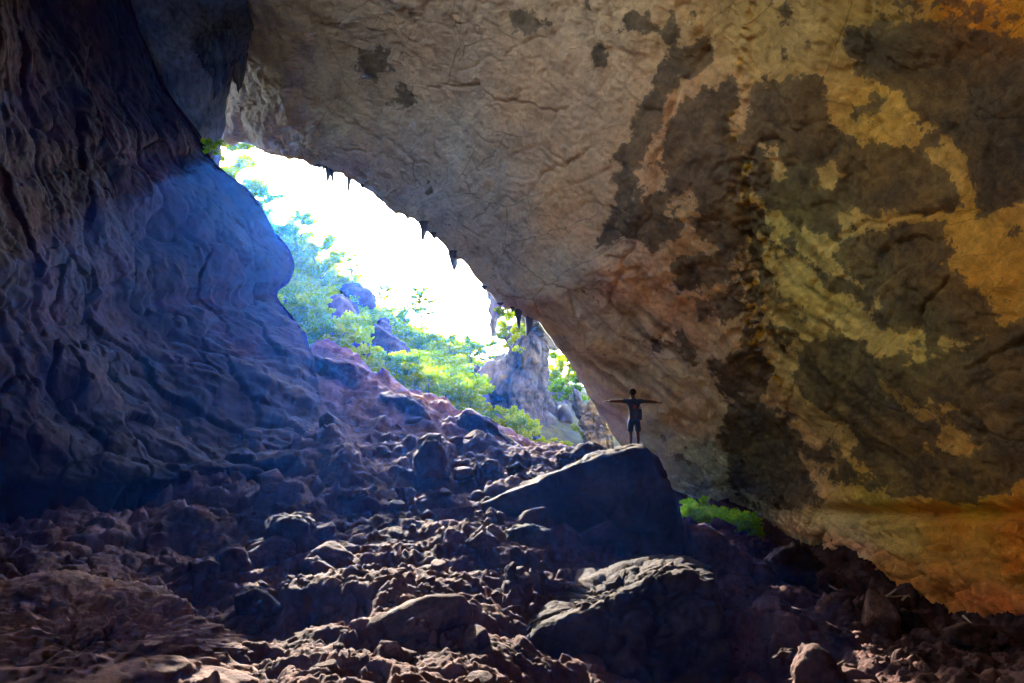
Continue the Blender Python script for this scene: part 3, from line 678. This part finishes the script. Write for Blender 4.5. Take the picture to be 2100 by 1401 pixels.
boulder('flowstone_column', 'yellow flowstone lump draped under the roof lip', 'flowstone', [(1190,860),(1196,838),(1212,815),(1240,810),(1262,880),(1270,940),(1200,940)], 40, 3, level=6, amp=0.35, freq=0.8, k=12, mat='yellow', ridg=0.12)
boulder('flowstone_column', 'thin grey flowstone strip between the gap and the yellow lump', 'flowstone', [(1172,792),(1186,800),(1205,840),(1200,870),(1182,860)], 42, 2, level=5, amp=0.2, freq=0.8, k=12, mat='grey', ridg=0.12)
V, F = spike(2.2, 0.55, 3, 16, 20)
Vn = V * 1.0; o = link('stalactite', mesh_from('hanging_stalactite', Vn, F), M['grey'], label='long pointed stalactite hanging in the opening beside the pillar', cat='stalactite'); o.location = P(1019, 612, 38.6)

# fluted rock column in the upper left
def column(axis, n_seg=110, n_ring=190, flute=0.10, seed=0):
    A = np.array([np.append(P(a_[0], a_[1], a_[2]), a_[3] / FPX * a_[2]) for a_ in axis])
    A = catmull(A, np.linspace(0, len(A) - 1, n_ring))
    th = np.arange(n_seg) * 2 * math.pi / n_seg
    dirs = np.stack([np.cos(th), np.sin(th), 0 * th], -1)
    V = A[:, None, :3] + dirs[None] * A[:, None, 3:4] * np.array([1, .8, 1])
    q = V * np.array([1.1, 1.1, 0.16]) + seed
    dr = fbm(q, 0.9, 4, 0.6, ridged=True) * flute + fbm(V, 0.4, 3, off=seed) * 0.12
    V = V + dirs[None] * (dr * A[:, None, 3])[..., None] * 1.6
    return V.reshape(-1, 3), grid_faces(n_ring, n_seg, wrap=True)
cr_ = link('stalactite_column', None, label='dark fluted rock column between the left wall and the roof', cat='rock column')
cr_.location = P(420, 345, 38)
V, F = column([(360,-150,29,170),(370,-40,30.5,140),(385,50,32,112),(392,120,33,88),(395,170,33.5,66),(397,215,33.5,56),(402,260,34,52),(412,310,34,38),(425,360,34,24),(430,400,34,20)], seed=3)
link('shaft', mesh_from('column_shaft', V - np.array(cr_.location), F), M['curtain'], parent=cr_)
for i in range(16):
    uu_ = 436 + 3.8 * i; V, F = spike(rng.uniform(.7, 1.9), rng.uniform(.16, .32), i + 5)
    o = link('stalactite', mesh_from('column_stalactite', V, F), M['curtain'], parent=cr_); o.location = Vector(P(uu_, 128 + rng.uniform(-10, 14), 32.2 + rng.uniform(-.5, .8))) - cr_.location
child_boulder('flank', [(380,-120),(470,-120),(492,40),(500,120),(490,150),(460,152),(425,150),(390,110)], 32.4, 3, 'curtain', cr_, level=6, amp=0.4, freq=0.7, k=8, ridg=0.5, rs=(1.2, 1.2, .2))

# rocks on the green hillside
HROCK = [
  ('domed dark rock on the green hillside', [(660,625),(675,606),(700,600),(725,620),(740,650),(715,670),(665,660)], 62, 7),
  ('dark cliff with a pale top below the hillside trees', [(690,588),(730,580),(765,590),(778,610),(778,640),(740,640),(700,610)], 74, 7),
  ('great dark rock slab leaning down the green hillside', [(748,668),(765,655),(800,680),(840,715),(850,745),(800,760),(755,720)], 56, 6),
  ('brown capped rock above the leaning hillside slab', [(772,660),(785,650),(800,655),(808,690),(785,700),(770,680)], 60, 4),
  ('long dark rock face beneath the bushes on the hillside', [(690,700),(740,690),(800,745),(840,790),(800,800),(720,750)], 50, 5),
  ('grey stones heaped below the hillside bushes near the pillar', [(940,770),(965,745),(985,752),(990,790),(950,795)], 55, 4),
  ('pale rock ledge beside the left wall edge', [(562,600),(590,605),(605,640),(600,680),(570,660)], 58, 4),
  ('small dark rock at the crest below the leafy bushes', [(775,778),(790,768),(805,782),(800,795),(778,795)], 36, 1.5),
  ('grey rock among the low bushes by the pillar foot', [(1070,885),(1085,878),(1110,895),(1105,910),(1072,905)], 40.5, 2)]
for lab, ol, d, th_ in HROCK:
    boulder('hillside_rock', lab, 'rock', ol, near(d) - 3.0, th_ * .8, level=5, amp=0.28, freq=0.5, k=12, mat='hillrock', group='rocks on the hillside', ridg=0.12)

# ------------------------------------------------------------------ loose rocks
def rock_proto(seed, level):
    r_ = np.random.default_rng(seed); n = r_.integers(11, 17)
    Np = r_.normal(size=(n, 3)); Np /= np.linalg.norm(Np, axis=1)[:, None]; Dp = r_.uniform(0.62, 1.0, n)
    Np = np.concatenate([Np, np.eye(3), -np.eye(3)]); Dp = np.concatenate([Dp, r_.uniform(.8, 1.1, 6)])
    V, F, r = star(level, Np, Dp, 55)
    W = V * r[:, None]; W = W + V * (fbm(W, 1.8, 4, 0.6, off=seed * 3.1) * 0.09)[:, None]
    return W * np.array([1, r_.uniform(.65, .95), r_.uniform(.5, .8)]), F
protos = []
for i in range(12):
    V, F = rock_proto(i + 1, 4); protos.append(mesh_from('rock', V, F)); protos[-1].materials.append(M['rubble'])
nr = 0; tries = 0
keep = []
while nr < 290:
    tries += 1
    u_ = rng.uniform(470, 2100); y_ = math.exp(rng.uniform(math.log(5.5), math.log(27)))
    x_ = (u_ - 1050) / FPX * y_
    z_ = float(gT(x_, y_)); uu_, vv_, _ = proj(np.array([x_, y_, z_]))
    if vv_ > 1420 or x_ > 0.0 + 9.4: continue
    if 1100 < uu_ < 1500 and 1150 < vv_: continue
    s = min(0.55, 0.062 * math.exp(rng.normal(0.1, 0.8)) * (0.6 + y_ / 16))
    keep.append((x_, y_, s)); nr += 1
ka = np.array(keep); kz = ground_z(ka[:, 0], ka[:, 1])
for i, (x_, y_, s) in enumerate(keep):
    o = bpy.data.objects.new('rock', protos[i % 12]); col.objects.link(o)
    o.location = (x_, y_, kz[i] + s * 0.05); o.rotation_euler = (rng.uniform(-.5, .5), rng.uniform(-.5, .5), rng.uniform(0, 6.28))
    o.scale = (s * rng.uniform(.9, 1.4), s, s)
    uu_ = 1050 + FPX * x_ / y_
    if y_ > 16: lab = 'loose broken rock on the upper part of the rubble slope'; g = 'rocks on the upper rubble slope'
    elif uu_ > 1420: lab = 'loose reddish rock on the debris slope below the ochre wall'; g = 'rocks on the debris slope below the ochre wall'
    elif y_ > 10: lab = 'loose broken rock on the rubble below the perch boulder'; g = 'rocks in the middle rubble'
    else: lab = 'loose broken rock lying in the nearest rubble'; g = 'rocks in the nearest rubble'
    o['label'] = lab; o['category'] = 'rock'; o['group'] = g
# small stones: beyond counting
sv = []; sf_ = []; off_ = 0
sp_ = [rock_proto(100 + i, 2) for i in range(10)]
NS = 6000
us_ = rng.uniform(430, 2150, NS); ys_ = np.exp(rng.uniform(math.log(4.6), math.log(28), NS)); xs_ = (us_ - 1050) / FPX * ys_
clump = fbm(np.stack([xs_, ys_, 0 * xs_], -1), 0.8, 2, off=70)
ok = (clump > 0.0 + rng.normal(0, .12, NS)) & (xs_ < 10)
xs_, ys_ = xs_[ok], ys_[ok]; zs_ = ground_z(xs_, ys_)
for i in range(len(xs_)):
    V, F = sp_[i % 10]; s = 0.0125 * math.exp(rng.normal(0, .75)) * (0.55 + ys_[i] / 11)
    a_ = rng.uniform(0, 6.28); ca, sa = math.cos(a_), math.sin(a_)
    W = V * s; W = np.stack([W[:, 0] * ca - W[:, 1] * sa, W[:, 0] * sa + W[:, 1] * ca, W[:, 2]], -1)
    sv.append(W + [xs_[i], ys_[i], zs_[i] + s * .2]); sf_.append(F + off_); off_ += len(V)
link('rubble', mesh_from('rubble', np.concatenate(sv), np.concatenate(sf_), False), M['rubble'], label='small broken stones strewn over the cave slope', cat='rubble', kind='stuff')

# ------------------------------------------------------------------ plants
def leaves(centers, sizes, r_):
    n = len(centers)
    nr_ = r_.normal(size=(n, 3)) + np.array([0, 0, .5]); nr_ /= np.linalg.norm(nr_, axis=1)[:, None]
    t = np.cross(nr_, r_.normal(size=(n, 3))); t /= np.linalg.norm(t, axis=1)[:, None] + 1e-9; b2 = np.cross(nr_, t)
    s = sizes[:, None]
    V = np.stack([centers - t * s, centers + b2 * s * .55 + nr_ * s * .1, centers + t * s, centers - b2 * s * .55 + nr_ * s * .1], 1)
    return V.reshape(-1, 3), np.arange(n * 4).reshape(-1, 4)
def tree_proto(seed, h, wide, n_leaf, leaf, crown_from=0.35, mat='leaf'):
    r_ = np.random.default_rng(seed)
    path = [np.array([0, 0, -0.4])]
    lean = r_.normal(0, .06, 2)
    for k in range(1, 8):
        path.append(np.array([lean[0] * k * h / 8 + r_.normal(0, .02) * h, lean[1] * k * h / 8 + r_.normal(0, .02) * h, h * 0.92 * k / 7]))
    path = np.array(path); r0 = h * (0.018 if n_leaf != 1700 else 0.03) + .02
    parts = [tube(path, np.linspace(r0, r0 * .2, 8), 7)]
    tips = []
    nb_ = int(9 + h)
    for k in range(nb_):
        f = crown_from + (1 - crown_from) * (k + .5) / nb_; p0 = np.array([np.interp(f * 7, np.arange(8), path[:, j]) for j in range(3)])
        an = k * 2.4 + r_.uniform(-.5, .5); ln = wide * (0.55 + .6 * r_.random()) * (1.05 - .75 * abs(f - .55))
        d = np.array([math.cos(an), math.sin(an), r_.uniform(.1, .7)])
        p1 = p0 + d * ln * .5 + [0, 0, .03 * h]; p2 = p0 + d * ln + [0, 0, r_.uniform(-.02, .05) * h]
        parts.append(tube([p0, p1, p2], [r0 * .4, r0 * .25, r0 * .08], 5))
        tips += [(p2, .34 * wide), (p1 * .6 + p2 * .4, .26 * wide), (p1, .2 * wide)]
    V, F = merge(parts)
    tc_ = np.array([t[0] for t in tips]); ts_ = np.array([t[1] for t in tips]); ts_ *= r_.uniform(.5, 1.2, len(ts_))
    idx = r_.integers(0, len(tips), n_leaf)
    g = r_.normal(size=(n_leaf, 3)); g /= np.linalg.norm(g, axis=1)[:, None]; g *= (r_.random(n_leaf) ** .45)[:, None]
    c = tc_[idx] + g * ts_[idx][:, None] * np.array([1, 1, .7])
    LV, LF = leaves(c, leaf * r_.uniform(.6, 1.3, n_leaf), r_)
    tm = mesh_from('trunk', V, F); tm.materials.append(M['bark']); lm = mesh_from('crown', LV, LF, False); lm.materials.append(M[mat])
    return tm, lm
TREES = [tree_proto(10 + i, 6.0, 2.1, 4200, 0.17, 0.35, 'leaf' if i % 2 else 'leaf2') for i in range(5)]
SLIM = [tree_proto(30 + i, 6.0, 1.5, 1700, 0.15, 0.45, 'leaf') for i in range(2)]
SHRUB = [tree_proto(50 + i, 1.6, 1.1, 1500, 0.105, 0.05, 'leaf2' if i != 1 else 'leaf') for i in range(5)]
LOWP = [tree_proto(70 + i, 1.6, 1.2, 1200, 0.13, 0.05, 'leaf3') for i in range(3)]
def plant(protos, i, name, loc, s, label, cat, group, parts=('trunk', 'crown')):
    e = link(name, None, label=label, cat=cat, group=group); e.location = loc
    e.rotation_euler = (0, 0, rng.uniform(0, 6.28)); e.scale = (s * rng.uniform(.9, 1.1), s * rng.uniform(.9, 1.1), s)
    for nm, me in zip(parts, protos[i % len(protos)]):
        c = bpy.data.objects.new(nm, me); col.objects.link(c); c.parent = e
    return e
def on_hill(u_, v_, d_):
    p = P(u_, v_, d_); return np.array([p[0], p[1], float(hill_z(np.array(p[0]), np.array(p[1])))])
# single trees one can tell apart: (u, v of the foot, depth, height in metres)
for i, (u_, v_, d_, h_, lab, pr) in enumerate([
  (480,430,80,9.5,'tall leafy tree topmost on the hillside under the roof lip',TREES),
  (525,480,82,6.5,'leafy tree leaning out beside the left wall shoulder',TREES),
  (610,545,80,6.5,'round crowned tree standing against the sky at the upper hillside',TREES),
  (570,570,70,5.5,'dark green tree pressed against the left wall bulge',TREES),
  (665,650,68,7.5,'tall tree with a visible trunk in the middle of the hillside',TREES),
  (682,570,82,3.4,'small round tree on the skyline above the hillside bushes',TREES),
  (724,590,78,4.6,'pair topped tree growing on the pale cliff',SLIM),
  (785,640,76,3.0,'small bluish tree on the skyline right of the cliff',TREES),
  (862,700,70,5.5,'slender airy tree on the skyline above the stone heap',SLIM),
  (830,700,68,3.6,'thin bare stemmed tree beside the slender airy tree',SLIM),
  (965,745,62,2.4,'rounded bush on the saddle next to the pillar',SHRUB),
  (1000,745,60,2.0,'dark green bush touching the pillar top',SHRUB)]):
    sc_ = h_ / (6.0 if pr is not SHRUB else 1.8) * near(d_) / d_
    d_ = near(d_); p = P(u_, v_, d_); pz = float(hill_z(np.array(p[0]), np.array(p[1])))
    plant(pr, i, 'tree' if pr is not SHRUB else 'bush', (p[0], p[1], min(p[2], pz + 1.0)), sc_, lab, 'tree' if pr is not SHRUB else 'bush', None)
# bushes covering the hillside, told apart by nothing
cnt = 0
ZL = [('yellow green bush on the hillside close beside the left wall bulge', 'bushes beside the left wall bulge'), ('yellow green bush on the hillside around the domed dark rock', 'bushes around the domed rock'),
      ('yellow green bush on the hillside around the leaning rock slab', 'bushes around the leaning slab'), ('yellow green bush on the lower hillside near the stone heap', 'bushes near the stone heap')]
zones = [((560,470),(620,690),(85,48),55), ((620,540),(760,740),(80,44),75), ((740,640),(900,800),(76,42),70), ((850,700),(970,830),(70,40),45)]
for (a0, a1, dr_, n_) in zones:
    for k in range(n_):
        u_ = rng.uniform(a0[0], a1[0]); d_ = near(rng.uniform(dr_[1], dr_[0])); x_ = (u_ - 1050) / FPX * d_
        y_ = d_ * 0.98; z_ = float(hill_z(np.array(x_), np.array(y_)))
        bu, bv, bd = proj(np.array([x_, y_, z_ + .8]))
        if any(bd < near(hd) + 1 and poly_sd(np.array([bu]), np.array([bv]), hol)[0] > -10 for _, hol, hd, _t in HROCK[:6]): continue
        zl, zg = ZL[zones.index((a0, a1, dr_, n_))]
        plant(SHRUB, cnt, 'bush', (x_, y_, z_ - .1), rng.uniform(.6, 1.3), zl, 'bush', zg); cnt += 1
for k, (u_, v_, d_, s) in enumerate([(1045,885,37,1.0),(1065,900,36.5,.9),(1090,918,36,.8),(1080,905,38,.9),(1110,928,36,.7),(1055,875,40,.8),(1030,872,38.5,.8)]):
    plant(SHRUB, k, 'bush', P(u_, v_ + 12, d_), s * .9, 'bright green bush growing at the foot of the pillar', 'bush', 'bushes at the pillar foot', )
for k, (u_, v_, d_, s) in enumerate([(1155,820,62,2.0),(1165,835,58,1.6),(1150,800,66,2.2),(1197,905,40.5,.7),(1160,930,38,.5)]):
    plant(SHRUB, k, 'bush', P(u_, v_, near(d_)), s * .8, 'green bush glimpsed through the gap behind the pillar', 'bush', 'bushes behind the gap')
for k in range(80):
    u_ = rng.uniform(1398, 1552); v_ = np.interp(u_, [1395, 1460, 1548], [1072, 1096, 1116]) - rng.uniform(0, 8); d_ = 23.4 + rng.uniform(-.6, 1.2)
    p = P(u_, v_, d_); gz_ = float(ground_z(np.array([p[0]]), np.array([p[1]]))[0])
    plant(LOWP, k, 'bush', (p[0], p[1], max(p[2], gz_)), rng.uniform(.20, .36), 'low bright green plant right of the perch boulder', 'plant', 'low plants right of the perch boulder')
for k, (u_, v_, d_) in enumerate([(650,690,42),(680,712,41),(705,722,40),(730,735,40),(755,755,38),(790,775,37),(820,790,36),(850,800,36),(800,770,39),(880,815,36),(915,830,36),(945,845,36),(965,850,37),(640,670,44),(665,690,44),(720,715,43)]):
    plant(SHRUB, k, 'bush', P(u_, v_ + 8, d_), rng.uniform(.8, 1.15), 'leafy yellow green bush along the crest of the rubble slope', 'bush', 'bushes along the crest')
plant(SHRUB, 1, 'bush', P(432, 318, 25.6), .35, 'tiny green plant on the edge of the left wall', 'plant', None)
for k, (u_, v_, d_, s) in enumerate([(1043,640,38,.8),(1045,655,38,.6),(1038,700,42,1.1),(1045,720,41,.9)]):
    plant(SHRUB, k, 'bush', P(u_, v_, d_), s, 'pale green plant clinging to the pillar head', 'plant', 'plants clinging to the pillar')
# leafy ground cover
GC = 26000
gu = rng.uniform(-45, 6, GC); gy = rng.uniform(37, 66, GC)
gu = (rng.uniform(540, 1010, GC) - 1050) / FPX * gy
cl_ = fbm(np.stack([gu, gy, 0 * gu], -1), 0.3, 3, off=90); kk = cl_ > -0.12
gu, gy = gu[kk], gy[kk]; gz = hill_z(gu, gy)
LV, LF = leaves(np.stack([gu, gy, gz + rng.uniform(0, .5, len(gu))], -1), rng.uniform(.12, .32, len(gu)), rng)
link('undergrowth', mesh_from('undergrowth', LV, LF, False), M['leaf2'], label='low leafy undergrowth covering the hillside', cat='undergrowth', kind='stuff')

# ------------------------------------------------------------------ sticks on the right crest
for k, (a_, b2, lab) in enumerate([((1815,1222,15.2),(1868,1224,15.4),'long thin dry stick lying level on the right crest'),((1818,1225,15.1),(1838,1208,15.3),'short dry stick propped upright on the right crest'),((1700,1200,16.8),(1750,1228,16.6),'thin dry twig leaning on the small brown boulder'),((1975,1262,13.5),(1995,1282,13.2),'pale bent twig at the foot of the ochre wall'),((1850,1230,15.2),(1866,1220,15.3),'stubby dry stick at the end of the long stick')]):
    p0, p1 = P(*a_), P(*b2); t = np.linspace(0, 1, 8)[:, None]; path = p0 * (1 - t) + p1 * t; path[:, 2] += .03 * perlin(path * 3)
    V, F = tube(path, np.linspace(.028, .012, 8), 7); link('stick', mesh_from('stick', V - p0, F), M['wood'], label=lab, cat='stick').location = p0

# ------------------------------------------------------------------ person
def skin_mesh(name, verts, edges, radii, root=0, sub=2):
    m = bpy.data.meshes.new(name + '_tmp'); m.from_pydata([tuple(v) for v in verts], edges, [])
    o = bpy.data.objects.new(name + '_tmp', m); col.objects.link(o)
    bm = bmesh.new(); bm.from_mesh(m); lay = bm.verts.layers.skin.verify()
    for i, v in enumerate(bm.verts):
        r_ = radii[i]; v[lay].radius = (r_, r_) if not isinstance(r_, tuple) else r_; v[lay].use_root = (i == root)
    bm.to_mesh(m); bm.free()
    md = o.modifiers.new('s', 'SKIN'); md.use_smooth_shade = True
    sd = o.modifiers.new('d', 'SUBSURF'); sd.levels = sub; sd.render_levels = sub
    bpy.context.view_layer.update()
    ev = o.evaluated_get(bpy.context.evaluated_depsgraph_get()); r = bpy.data.meshes.new_from_object(ev); r.name = name
    bpy.data.objects.remove(o); bpy.data.meshes.remove(m)
    return r
FEET = P(1301, 906, 20.2)
d2 = np.hypot(PV[:, 0] - FEET[0], PV[:, 1] - FEET[1])
topz = PV[d2 < 0.22][:, 2].max() if (d2 < 0.22).any() else FEET[2]
per = link('person', None, label='person in dark t-shirt and shorts standing with arms outstretched on the boulder', cat='person')
per.location = (FEET[0], FEET[1], topz - 0.03); per.scale = (1.06, 1.06, 1.06)
H = []   # x right in the picture, y away from the camera (the person faces away), z up
def J(*a): H.append(a); return len(H) - 1
E = []; R = []
def chain(pts, prev=None):
    ids = []
    for (x, y, z, r_) in pts:
        i = J(x, y, z); R.append(r_)
        if prev is not None: E.append((prev, i))
        prev = i; ids.append(i)
    return ids
pel = chain([(0, 0, .90, (.125, .095))])[0]
sp1 = chain([(0, .0, 1.03, (.12, .085)), (0, -.01, 1.18, (.135, .095)), (0, 0, 1.33, (.13, .09)), (0, .0, 1.42, (.065, .06)), (-.005, .01, 1.48, .052), (-.012, .02, 1.545, (.068, .08)), (-.02, .01, 1.615, (.076, .094)), (-.022, 0, 1.68, (.06, .075))], pel)
for s in (-1, 1):
    sl_ = 0.0 if s < 0 else -0.03
    chain([(s * .16, 0, 1.375, .062), (s * .24, 0.01, 1.375, .052), (s * .38, .02, 1.375 + sl_ * .3, .047), (s * .49, .03, 1.375 + sl_ * .6, .046), (s * .63, .03, 1.375 + sl_, .042), (s * .69, .03, 1.372 + sl_ * 1.2, .036)], sp1[2])
    chain([(s * .085, 0, .82, .085), (s * .098, .0, .66, .074), (s * .10, 0.01, .49, .052), (s * .102, -.02, .33, .052), (s * .10, .0, .12, .034), (s * .10, .0, .06, .036)], pel)
body = link('body', skin_mesh('person_body', H, E, R, pel), M['skin'], parent=per)
# face: nose, eyes, ears as sculpted bits joined to the head mesh are below the picture's resolution; the head is turned to the left
def ell(c, r, lev=3): V, F = ico(lev); return V * np.array(r) + np.array(c), F
hp_ = []
for (c, r) in [((-.095, .045, 1.60), (.018, .016, .022)), ((-.085, .055, 1.56), (.02, .025, .010)), ((-.05, -.06, 1.60), (.016, .02, .032)), ((.035, .085, 1.60), (.016, .02, .032)), ((-.082, .02, 1.628), (.012, .014, .008)), ((-.06, .075, 1.628), (.012, .014, .008))]:
    hp_.append(ell(c, r, 2))
V, F = merge(hp_); link('face', mesh_from('person_face', V, F), M['skin'], parent=per)
# hands: palm with five fingers each
for s in (-1, 1):
    sl_ = 0.0 if s < 0 else -0.03; z0 = 1.372 + sl_ * 1.2; hv = [(s * .675, .03, z0), (s * .72, .03, z0 - .004)]; he = [(0, 1)]; hr = [.030, (.04, .034)]
    for k in range(4):
        y0 = .03 + (k - 1.5) * .021; L_f = (.075, .085, .08, .062)[k]
        a_ = len(hv); hv += [(s * .755, y0, z0 - .006), (s * (.755 + L_f * .55), y0, z0 - .012), (s * (.755 + L_f * .8), y0, z0 - .035)]; he += [(1, a_), (a_, a_ + 1), (a_ + 1, a_ + 2)]; hr += [.0115, .0105, .0095]
    a_ = len(hv); hv += [(s * .71, .075, z0 - .005), (s * .745, .098, z0 - .012)]; he += [(1, a_), (a_, a_ + 1)]; hr += [.011, .009]
    link('hand', skin_mesh('person_hand', hv, he, hr, 0, 1), M['skin'], parent=per)
# t-shirt
H, E, R = [], [], []
t0 = chain([(0, 0, .89, (.142, .108)), (0, 0, 1.03, (.14, .105)), (0, -.01, 1.18, (.152, .112)), (0, 0, 1.33, (.148, .106)), (0, 0, 1.41, (.085, .075))])
for s in (-1, 1):
    sl_ = 0.0 if s < 0 else -0.03
    chain([(s * .17, 0, 1.372, .072), (s * .25, .01, 1.372, .066), (s * .315, .015, 1.37 + sl_ * .25, .064)], t0[3])
shirt = link('t_shirt', skin_mesh('person_shirt', H, E, R, 0), M['shirt'], parent=per)
V, F = ico(3); Vp = V * np.array([.06, .012, .07]) + np.array([.01, -.128, 1.20])
link('shirt_print', mesh_from('shirt_print', Vp, F), M['print'], parent=per, label='dull red print on the back of the t-shirt')
# shorts
H, E, R = [], [], []
t0 = chain([(0, 0, .93, (.142, .108)), (0, 0, .86, (.148, .115))])
for s in (-1, 1): chain([(s * .09, 0, .78, .100), (s * .105, 0, .62, .098), (s * .112, 0, .50, .095)], t0[1])
link('shorts', skin_mesh('person_shorts', H, E, R, 0), M['shorts'], parent=per)
# hair: short and tousled
V, F = ico(4); hm = (V[:, 2] > -0.35) | (V[:, 1] < -0.35)
Wv = V * np.array([.092, .108, .10]) * (1 + .13 * fbm(V, 5, 3)[:, None]) + np.array([-.012, -.018, 1.632])
Ff = F[hm[F].all(1)]
link('hair', mesh_from('person_hair', Wv, Ff), M['hair'], parent=per)
for s in (-1, 1):
    V, F, r = star(3, np.concatenate([np.eye(3), -np.eye(3)]), np.array([.048, .13, .045, .048, .13, .05]), 6)
    W = V * r[:, None] + np.array([s * .11, .045, .045]); W[:, 2] *= np.where(W[:, 1] > .05, .8, 1)
    link('shoe', mesh_from('shoe', W, F), M['shoe'], parent=per)
# bag slung at the right hip, hanging behind
V, F, r = star(4, np.concatenate([np.eye(3), -np.eye(3)]), np.array([.075, .10, .17, .075, .10, .17]), 5)
W = V * r[:, None]; W = W * (1 + .06 * fbm(W, 9, 3)[:, None])
bag = link('shoulder_bag', None, label='small dark bag hanging at the right hip of the person', cat='bag')
bag.location = (FEET[0] + .165, FEET[1] + .02, topz + 0.88)
link('pouch', mesh_from('bag_pouch', W + [0, 0, .15], F), M['bag'], parent=bag)
V, F = tube([(.0, .0, .3), (.02, -.13, .36), (-.10, -.15, .46), (-.24, -.10, .53), (-.27, .0, .545), (-.22, .09, .50), (-.08, .14, .42), (0, .06, .3)], [.014] * 8, 6)
link('strap', mesh_from('bag_strap', V, F), M['bag'], parent=bag)

# ------------------------------------------------------------------ haze: even, thin air round the whole scene
hb = bmesh.new(); bmesh.ops.create_cube(hb, size=1.0); hm_ = bpy.data.meshes.new('haze'); hb.to_mesh(hm_); hb.free()
mh = bpy.data.materials.new('haze_air'); mh.use_nodes = True; N = mh.node_tree.nodes; L = mh.node_tree.links
N.remove(N['Principled BSDF']); pv = N.new('ShaderNodeVolumePrincipled')
pv.inputs['Color'].default_value = (0.015, 0.19, 1.0, 1); pv.inputs['Density'].default_value = 0.0005; pv.inputs['Anisotropy'].default_value = 0.72
pv.inputs['Absorption Color'].default_value = (1, 1, 1, 1)
L.new(pv.outputs[0], N['Material Output'].inputs['Volume'])
hz = link('haze', hm_, mh, label='thin blue haze in the air of the cave', cat='haze', kind='stuff')
hz.scale = (262, 205, 72); hz.location = (0, 72, 26)
